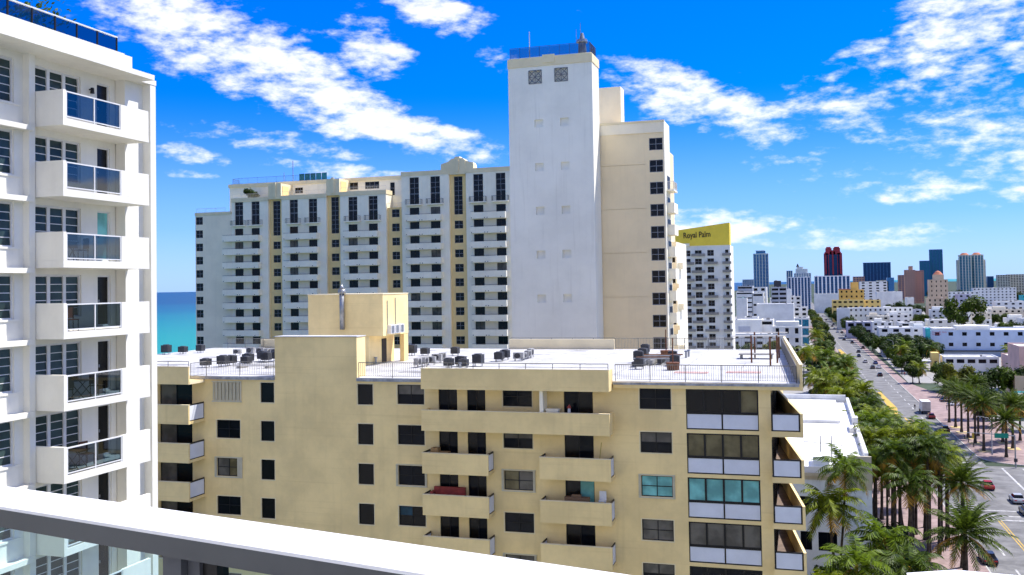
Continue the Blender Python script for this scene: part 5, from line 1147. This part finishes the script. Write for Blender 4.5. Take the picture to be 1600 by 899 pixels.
TREES = [tree_mesh(11, leaf=LEAF1), tree_mesh(12, leaf=LEAF2), tree_mesh(13, leaf=LEAF3, rx=3.6), tree_mesh(14, leaf=LEAF2, rx=4.6, rz=2.6), tree_mesh(15, leaf=LEAF1, rx=3.4, rz=3.6)]
def trunk_tree():
    b = MB(); b.path([(0, 0, 0), (.1, 0, 1.6), (0, .1, 3.2)], [.28, .22, .18], 7)
    for a in range(5): b.path([(0, .1, 2.6), (math.cos(a * 1.26) * 1.0, math.sin(a * 1.26) * 1.0, 3.8), (math.cos(a * 1.26) * 2.2, math.sin(a * 1.26) * 2.2, 5.2)], [.14, .10, .04], 5)
    return b.mesh('trunk', [TRUNKT], True)
TT = trunk_tree()
def tree(kind, x, y, s, label, group, z=.05, sz=1.0):
    t = thing('leafy_tree', label, 'tree', (x, y, z), rnd.uniform(0, 6.28), group)
    link('crown', TREES[kind], t, (0, 0, 5.4)); link('trunk', TT, t); t.scale = (s, s, s * sz)
n = 0
for i, (x, y) in enumerate([(37.6, 440), (38.4, 486), (37.2, 512), (40.5, 455), (44, 470), (43, 440), (37.8, 398)]): tree(rnd.choice((1, 3, 0)), x, y, rnd.uniform(.8, 1.0), f'{ORD[i]} shade tree at the right kerb near the canopy roof', 'shade trees at the right kerb')
for i in range(34):
    y = 400 + i * 21 + rnd.uniform(-5, 5); n += 1
    tree(rnd.choice((0, 1, 1, 2, 4)), road_x(y, -17 if y < 540 else -12.5 if y < 700 else -11) + rnd.uniform(-1.2, .8), y, rnd.uniform(.85, 1.15), f'{ORD[i]} street tree along the left kerb beyond the palms', 'street trees along the left kerb')
for i in range(32):
    y = 560 + i * 20 + rnd.uniform(-5, 5)
    tree(rnd.choice((1, 1, 0, 3)), road_x(y, 10.2) + rnd.uniform(-.6, 2.0), y, rnd.uniform(.95, 1.25), f'{ORD[i]} street tree along the right kerb beyond the canopy', 'street trees along the right kerb')
k = 0
for (x, y, s, kd) in [(40, 520, 1.2, 1), (46, 530, 1.3, 3), (52, 522, 1.2, 1), (47, 495, 1.1, 1), (56, 540, 1.2, 3), (50, 480, 1.15, 1), (57, 500, 1.2, 1), (42, 560, 1.2, 3), (48, 575, 1.2, 1), (36.5, 545, 1.1, 0)]:
    k += 1; tree(kd, x, y, s, f'{ORD[k - 1]} dark tree in the clump left of the turquoise fin hotel', 'dark clump left of the fin hotel')
k = 0
for (x, y, s, kd, lab) in [(48.5, 356, 1.25, 2, 'bright leafy tree in front of the yellow shop wall'), (45.5, 372, 1.1, 0, 'leafy tree beside the bright one at the shaded kerb'), (66, 352, 1.25, 1, 'dark tree left of the beige pink house'), (61, 350, 1.2, 0, 'leafy tree in front of the salmon pink shop'), (70.5, 345, 1.0, 2, 'yellow green tree beside the beige pink house'), (55, 346, 1.2, 1, 'dark tree between the awning shop and the date palms'), (50, 300, 1.0, 1, 'dark bush tree behind the date palm row'), (46.5, 285, .9, 1, 'small dark tree behind the date palm trunks'), (54, 280, 1.0, 1, 'dark tree in front of the teal shop'), (104, 735, 3.0, 0, 'huge bright green dome shaped tree left of the blank wall tower')]:
    tree(kd, x, y, s, lab, 'trees among the right hand shops')
def row(label, group, spots, kinds):
    for i, (x, y, s) in enumerate(spots): tree(rnd.choice(kinds), x, y, s, label % ORD[i], group)
row('%s park tree from the left below the salmon towers', 'trees below the salmon towers', [(88 + i * 6.5 + rnd.uniform(-2, 2), 1080 + rnd.uniform(-30, 40), rnd.uniform(1.3, 1.9)) for i in range(8)], (1, 1, 3))
row('%s garden tree from the left right of the blank wall tower', 'trees right of the blank wall tower', [(128 + i * 7 + rnd.uniform(-2, 2), 905 + rnd.uniform(-60, 50), rnd.uniform(1.1, 1.7)) for i in range(13)], (1, 0, 3))
row('%s far tree from the left below the domed twins', 'far trees below the domed towers', [(190 + i * 15 + rnd.uniform(-3, 3), 1620 + rnd.uniform(-60, 60), rnd.uniform(1.8, 2.7)) for i in range(16)], (1, 3))
row('%s near garden tree from the left at the right edge', 'trees at the right edge of the town', [(118 + i * 5.5, 690 + rnd.uniform(-25, 20), rnd.uniform(1.0, 1.4)) for i in range(8)], (1, 0))
row('%s tree from the left in front of the long aqua hotel', 'trees in front of the aqua hotel', [(36 + i * 8 + rnd.uniform(-2, 2), 800 + rnd.uniform(-20, 20), rnd.uniform(.6, .95)) for i in range(6)], (1, 0, 2))
row('%s hotel garden tree from the left beside the rounded white house', 'trees beside the rounded house', [(-30 + i * 6.2, 480 + rnd.uniform(-40, 20), rnd.uniform(.9, 1.2)) for i in range(6)], (1, 2, 0))
row('%s hidden garden tree among the palms left of the road', 'trees among the left palms', [(4.5 + rnd.uniform(-3, 2), 245 + i * 24, rnd.uniform(.8, 1.05)) for i in range(9)], (1, 3))
row('%s low shrub tree at the foot of the corner building', 'shrubs at the foot of the corner building', [((-.5, 2.4, 5.2, 9.0, 11.5, 10.2, 9.4)[i], (116, 119, 114, 113, 122, 134, 146)[i], rnd.uniform(.55, .75)) for i in range(7)], (1, 3))
row('%s terrace tree among the far town roofs left of the street', 'trees among the left town roofs', [(-36 + i * 5.2, 700 + rnd.uniform(-40, 60), rnd.uniform(.8, 1.1)) for i in range(7)], (1, 2, 0))
row('%s town tree from the left behind the fin hotel', 'trees behind the fin hotel', [(60 + i * 9, 880 + rnd.uniform(-40, 30), rnd.uniform(.9, 1.5)) for i in range(10)], (1, 0, 3))
# shrubs on roofs
def shrub(x, y, z, s, kd, lab, r=1.0):
    t = thing('roof_shrub', lab, 'shrub', (x, y, z), 1.0, 'plants on roofs'); o = link('foliage', TREES[kd], t, (0, 0, 2.6)); MB().tube((0, 0, 0), (0, 0, 2.4), .5, .3, n=7).obj('stem', TRUNKT, t); t.scale = (s * r, s * r, s)
shrub(-119.3, 189.3, 60.6, .42, 1, 'round green shrub on the terrace at the left end of the hotel wing')
rt = random.Random(5); LB = MB()
for i in range(420):
    c = Vector((rt.gauss(0, .5), rt.gauss(0, .8), rt.gauss(0, .40))); nn = Vector((rt.uniform(-1, 1), rt.uniform(-1, 1), rt.uniform(-.3, 1))).normalized(); e = nn.orthogonal().normalized(); f = nn.cross(e); s = rt.uniform(.07, .13)
    LB.quad(tuple(c - e * s), tuple(c - f * s * .5), tuple(c + e * s), tuple(c + f * s * .5))
t = thing('roof_tree', 'small leafy tree behind the glass roof rail of the white building', 'tree', (-29.0, 30.6, 49.56), 0, 'plants on roofs')
LB.obj('crown', LEAF1, t, (0, 0, 1.45)); MB().path([(0, 0, 0), (.05, 0, .7), (0, .05, 1.5)], [.05, .04, .02], 6).obj('trunk', TRUNKT, t); MB().tube((0, 0, .0), (0, 0, .4), .25, .3, n=10).obj('pot', DMETAL, t)


# ================================================================== vehicles, lamps, signs, people
def car_proto():
    body = MB()
    prof = [(-2.15, .35), (-2.2, .62), (-2.05, .86), (-1.55, .93), (1.0, .95), (1.75, .84), (2.15, .66), (2.18, .40), (2.0, .28), (-2.0, .28)]
    n = len(prof); ws = (.78, .88, .88, .78); ys = (-.9, -.78, .78, .9)
    for yy, k in ((-.90, .94), (.90, .94)):
        pass
    i = len(body.v)
    for yy, sh in ((-.90, .0), (-.82, .05), (.82, .05), (.90, .0)): body.v += [(x * (1 if sh else .98), yy, z + sh * (1 if z > .5 else 0)) for x, z in prof]
    for r in range(3):
        for k in range(n): j = (k + 1) % n; body.f.append((i + r * n + k, i + r * n + j, i + (r + 1) * n + j, i + (r + 1) * n + k)); body.m.append(0)
    body.f.append(tuple(i + k for k in reversed(range(n)))); body.m.append(0); body.f.append(tuple(i + 3 * n + k for k in range(n))); body.m.append(0)
    cab = MB(); lo = [(-1.75, -.78), (1.05, -.78), (1.05, .78), (-1.75, .78)]; hi = [(-1.2, -.62), (.3, -.62), (.3, .62), (-1.2, .62)]
    for k in range(4):
        j = (k + 1) % 4; cab.quad((*lo[k], .93), (*lo[j], .93), (*hi[j], 1.42), (*hi[k], 1.42))
    roof = MB(); roof.prism([(-1.22, -.63), (.32, -.63), (.32, .63), (-1.22, .63)], 1.42, 1.47)
    wheel = MB().tube((0, -.11, 0), (0, .11, 0), .33, n=14); rim = MB().tube((0, -.12, 0), (0, .12, 0), .19, n=10)
    hl = MB().box(-.03, .03, -.2, .2, -.07, .07)
    return body, cab, roof, wheel, rim, hl
CP_ = car_proto(); CARG = glass('car_glass', (.008, .01, .012), .05)
CM = dict(cab=CP_[1].mesh('windows', [CARG]), wheel=CP_[3].mesh('wheel', [mat('tyre', (.02, .02, .02), .9)], True), rim=CP_[4].mesh('rim', [METAL], True), hl=CP_[5].mesh('headlight', [mat('lamp_white', (.8, .8, .75), .2)]), tl=CP_[5].mesh('taillight', [mat('lamp_red', (.45, .02, .02), .3)]))
def paint(c): return mat('car_paint_%d_%d_%d' % tuple(int(x * 255) for x in c), c, .25, .02, 1, spec=.5)
COLS = {'white': (.75, .75, .74), 'silver': (.40, .41, .43), 'black': (.012, .012, .014), 'dark grey': (.06, .06, .065), 'red': (.35, .02, .02), 'blue': (.03, .07, .2), 'dark red': (.16, .02, .02)}
def car(color, x, y, label, group, rz=math.pi / 2, z=.012, s=1.05):
    t = thing('car', label, 'car', (x, y, z), rz, group); p = paint(COLS[color])
    link('body', cached(('cb', color), lambda: CP_[0].mesh('body', [p])), t); link('windows', CM['cab'], t); link('roof', cached(('cr', color), lambda: CP_[2].mesh('roof', [p])), t)
    for a in (-1.35, 1.35):
        for b in (-.80, .80): w = link('wheel', CM['wheel'], t, (a, b, .33)); link('rim', CM['rim'], w)
    for b in (-.6, .6): link('headlight', CM['hl'], t, (2.17, b, .62)); link('taillight', CM['tl'], t, (-2.19, b, .70))
    t.scale = (s, s, s)
lane = math.pi / 2 + .0165
far = [('white', 20.7 + 4.9 - 1, 700), ('black', 20.7 + 2, 679), ('dark grey', 20.7 + 5, 718), ('white', 19.4 + 2, 779), ('black', 19.4 + 5, 770), ('silver', 18.6 + 2, 830), ('dark grey', 18.6 + 5.2, 842), ('black', 17.8 + 2.2, 876), ('white', 17.0 + 2, 927), ('dark grey', 17.0 + 5, 915), ('black', 15.5 + 2, 1017), ('white', 13.7 + 2, 1126), ('silver', 16.2 + 5.2, 960), ('black', 21.4 + 5, 645), ('blue', 18 - 5, 860), ('white', 16 - 5.1, 980), ('black', 15 - 2, 1050)]
for i, (c, x, y) in enumerate(sorted(far, key=lambda q: q[2])):
    car(c, x, y, f'{c} car, {ORD[i]} counted from the yellow median up the far street', 'cars queued along the far street', lane)
for c, x, y, lab, rz in [('black', 30.2, 594, 'black car parked beside the dark shaded kerb shops', lane), ('dark grey', 26.3, 565, 'dark car driving away past the far yellow median', lane), ('black', 24.9, 532, 'black car facing us beside the far yellow median', -lane), ('blue', 30.2, 488, 'dark blue car at the right kerb by the canopy', lane), ('white', 30.1, 464, 'white car at the right kerb by the canopy', lane), ('silver', 26.0, 495, 'silver car behind the left palm fronds', lane), ('dark grey', 27.4, 463, 'dark car half hidden by the left palm fronds', lane), ('black', 28.0, 427, 'black car peeking out beyond the left palms', lane), ('dark red', 33.1, 300, 'dark red car behind the white truck', lane), ('black', 33.6, 275, 'low black car below the truck at the kerb', lane), ('silver', 34.8, 191, 'silver car waiting at the crossing at the right edge', lane), ('dark grey', 34.6, 181.5, 'dark car behind the silver one at the crossing', lane), ('red', 31.8, 202, 'red car in the junction half hidden by palm fronds', lane), ('black', 23.4, 150, 'black car under the large date palm', lane),
        ('white', 43.5, 330, 'white car parked on the brick paving beyond the truck', .3), ('dark grey', 42.5, 340, 'dark car parked on the brick paving under the bright tree', .3), ('silver', 47, 318, 'silver car parked behind the date palms', .2), ('white', 52, 312, 'white car parked by the teal shop', .1)]:
    car(c, x, y, lab, 'cars near the junction', rz)
for i in range(9): car(rnd.choice(['white', 'silver', 'dark grey', 'black']), 84 + i * 3.4, 700 + (i % 3) * 14, f'{ORD[i]} parked car from the left in the lot behind the fin hotel', 'cars in the lot behind the fin hotel', 1.2, .06)
t = thing('box_truck', 'white box truck with its roller door towards us, stopped at the right kerb', 'truck', (32.8, 312, .012), lane)
TW = mat('truck_white', (.72, .71, .68), .5, .08, .8)
MB().box(-3.2, 2.6, -1.25, 1.25, .95, 3.7).obj('cargo_box', TW, t); b = MB()
for i in range(7): b.box(-3.24, -3.202, -1.1, 1.1, 1.1 + i * .35, 1.42 + i * .35)
b.obj('roller_door', mat('roller_door', (.52, .47, .42), .6, .1, 1), t)
MB().box(2.7, 3.7, -1.1, 1.1, .7, 2.5).prism([(3.71, -1.1), (4.6, -1.05), (4.6, 1.05), (3.71, 1.1)], .7, 1.5).obj('cab', TW, t); MB().box(-3.3, 4.3, -.9, .9, .6, .94).obj('chassis', DMETAL, t); MB().quad((3.705, -1.0, 1.55), (3.705, 1.0, 1.55), (3.705, .9, 2.4), (3.705, -.9, 2.4)).obj('windscreen', CARG, t)
MB().box(-3.5, -3.25, -1.1, 1.1, .5, .7).obj('bumper', DMETAL, t)
for a in (-2.0, 3.2):
    for bb in (-1.05, 1.05): w = link('wheel', CM['wheel'], t, (a, bb, .48)); w.scale = (1.45, 1.6, 1.45); link('rim', CM['rim'], w)
# street lamps
def lamp(x, y, h, rz, label):
    t = thing('street_lamp', label, 'street lamp', (x, y, .14), rz, 'street lamps'); b = MB(); pts = [(0, 0, 0), (0, 0, h * .7), (-.1, 0, h * .88), (-.7, 0, h * .97), (-2.0, 0, h)]
    b.path(pts, [.12, .09, .08, .07, .06], 7).obj('pole', mat('lamp_pole', (.50, .50, .48), .5, .05, 2), t); MB().box(-2.8, -1.95, -.14, .14, h - .08, h + .08).obj('lamp_head', METAL, t); MB().tube((0, 0, 0), (0, 0, .5), .2, .14, n=8).obj('base', METAL, t)
lamp(40.2, 512, 10, 0, 'curved street lamp at the right kerb by the canopy'); lamp(50.5, 498, 7, 1.5, 'short street lamp beside the yellow shop wall'); lamp(road_x(760, 8.4), 760, 10, 0, 'curved street lamp beside the violet shop'); lamp(road_x(900, 8.4), 900, 11, 0, 'curved street lamp far up the street, right kerb'); lamp(39.0, 240, 8.5, 0, 'dark slim lamp post among the date palms')
t = thing('signal_mast', 'grey traffic mast arm with a green street sign at the side road', 'traffic sign', (40.9, 224.6, .14))
b = MB(); b.path([(0, 0, 0), (0, 0, 3.4), (0, 0, 6.8)], [.17, .15, .13], 8); b.obj('pole', METAL, t); MB().path([(0, 0, 6.6), (-6, 0, 7.0), (-12.3, 0, 7.1)], [.12, .09, .06], 6).obj('arm', METAL, t)
g = MB(); g.box(-3.9, -1.2, -.2, -.14, 6.1, 7.1); g.obj('street_sign', [mat('sign_green', (.01, .25, .16), .5, .05, 1)], t); MB().box(-8.2, -7.8, -.2, .2, 5.9, 6.95).obj('signal_head', mat('signal_yellow', (.5, .33, .03), .5), t); MB().box(-.35, .35, -.25, -.19, 1.2, 1.9).obj('control_box', DMETAL, t)
# yellow tree pits and bollards on the right pavement
for i, (x, y) in enumerate([(37.3, 282.3), (37.5, 273.2), (37.7, 263.8), (38.0, 255.4), (38.2, 244.8), (44.5, 258.2), (45.1, 249.5)]):
    tag(MB().prism([(x - 1.3, y - 2), (x + 1.3, y - 2), (x + 1.3, y + 1.6), (x - 1.3, y + 1.6)], .141, .18).obj('tree_pit', mat('pit_ochre', (.58, .44, .20), .9, .2, 1)), f'{ORD[i]} ochre tree pit from the truck, under a date palm', 'tree pit', 'tree pits on the right pavement')
for i, (x, y) in enumerate([(36.5, 262), (36.6, 257), (36.7, 250), (47, 236), (43, 236)]):
    t = thing('bollard', f'{ORD[i]} dark bollard along the right pavement edge', 'bollard', (x, y, .14), 0, 'bollards on the right pavement'); MB().tube((0, 0, 0), (0, 0, .9), .12, .10, n=8).obj('post', DMETAL, t); MB().tube((0, 0, .9), (0, 0, 1.02), .13, .05, n=8).obj('cap', DMETAL, t)
# pedestrians
def person(x, y, rz, top, leg, label):
    me = bpy.data.meshes.new('person'); V = [(0, 0, .95), (0, 0, 1.2), (0, 0, 1.42), (0, .02, 1.55), (0, .02, 1.70), (.2, 0, 1.40), (.27, .02, 1.12), (.26, .12, .88), (-.2, 0, 1.40), (-.27, -.02, 1.12), (-.26, .08, .88), (.1, 0, .9), (.12, .14, .5), (.12, .06, .06), (.12, .2, .03), (-.1, 0, .9), (-.12, -.08, .5), (-.12, -.22, .07), (-.12, -.08, .03)]
    E = [(0, 1), (1, 2), (2, 3), (3, 4), (2, 5), (5, 6), (6, 7), (2, 8), (8, 9), (9, 10), (0, 11), (11, 12), (12, 13), (13, 14), (0, 15), (15, 16), (16, 17), (17, 18)]
    me.from_pydata(V, E, []); o = link('person', me, None, (x, y, .14), rz)
    sk = o.modifiers.new('skin', 'SKIN'); o.modifiers.new('sub', 'SUBSURF').levels = 1
    rad = [.15, .15, .16, .06, .11, .07, .05, .04, .07, .05, .04, .09, .07, .05, .04, .09, .07, .05, .04]
    for i, s in enumerate(me.skin_vertices[0].data): s.radius = (rad[i], rad[i] * .8); s.use_root = i == 0
    dg = bpy.context.evaluated_depsgraph_get(); m2 = bpy.data.meshes.new_from_object(o.evaluated_get(dg)); o.modifiers.clear(); o.data = m2
    SK = mat('skin', (.45, .27, .19), .6); HR = mat('hair_dark', (.03, .02, .015), .7)
    for mm in (mat('shirt_' + top, {'dark': (.03, .03, .05), 'red': (.4, .05, .05), 'white': (.7, .7, .7)}[top], .9), mat('trousers_' + leg, {'dark': (.03, .03, .04), 'blue': (.06, .09, .2)}[leg], .9), SK, HR): m2.materials.append(mm)
    for p in m2.polygons:
        c = p.center; p.material_index = 3 if c.z > 1.72 or (c.z > 1.6 and c.y < 0) else 2 if c.z > 1.48 or (abs(c.x) > .2 and c.z < 1.15 and c.z > .8) else 0 if c.z > .93 else 1
        p.use_smooth = True
    tag(o, label, 'person', 'people on the pavements')
person(36.6, 428, .3, 'dark', 'dark', 'person in dark clothes walking on the right pavement by the canopy'); person(37.5, 427, -.2, 'red', 'dark', 'person in a red shirt beside the one in dark clothes by the canopy'); person(39.6, 318, 1.0, 'dark', 'blue', 'person standing on the brick paving right of the truck'); person(14.2, 152.5, 2.2, 'white', 'blue', 'person in a white shirt among the left palm trunks'); person(30.6, 318, 3.0, 'dark', 'dark', 'person in dark clothes beside the front of the truck')
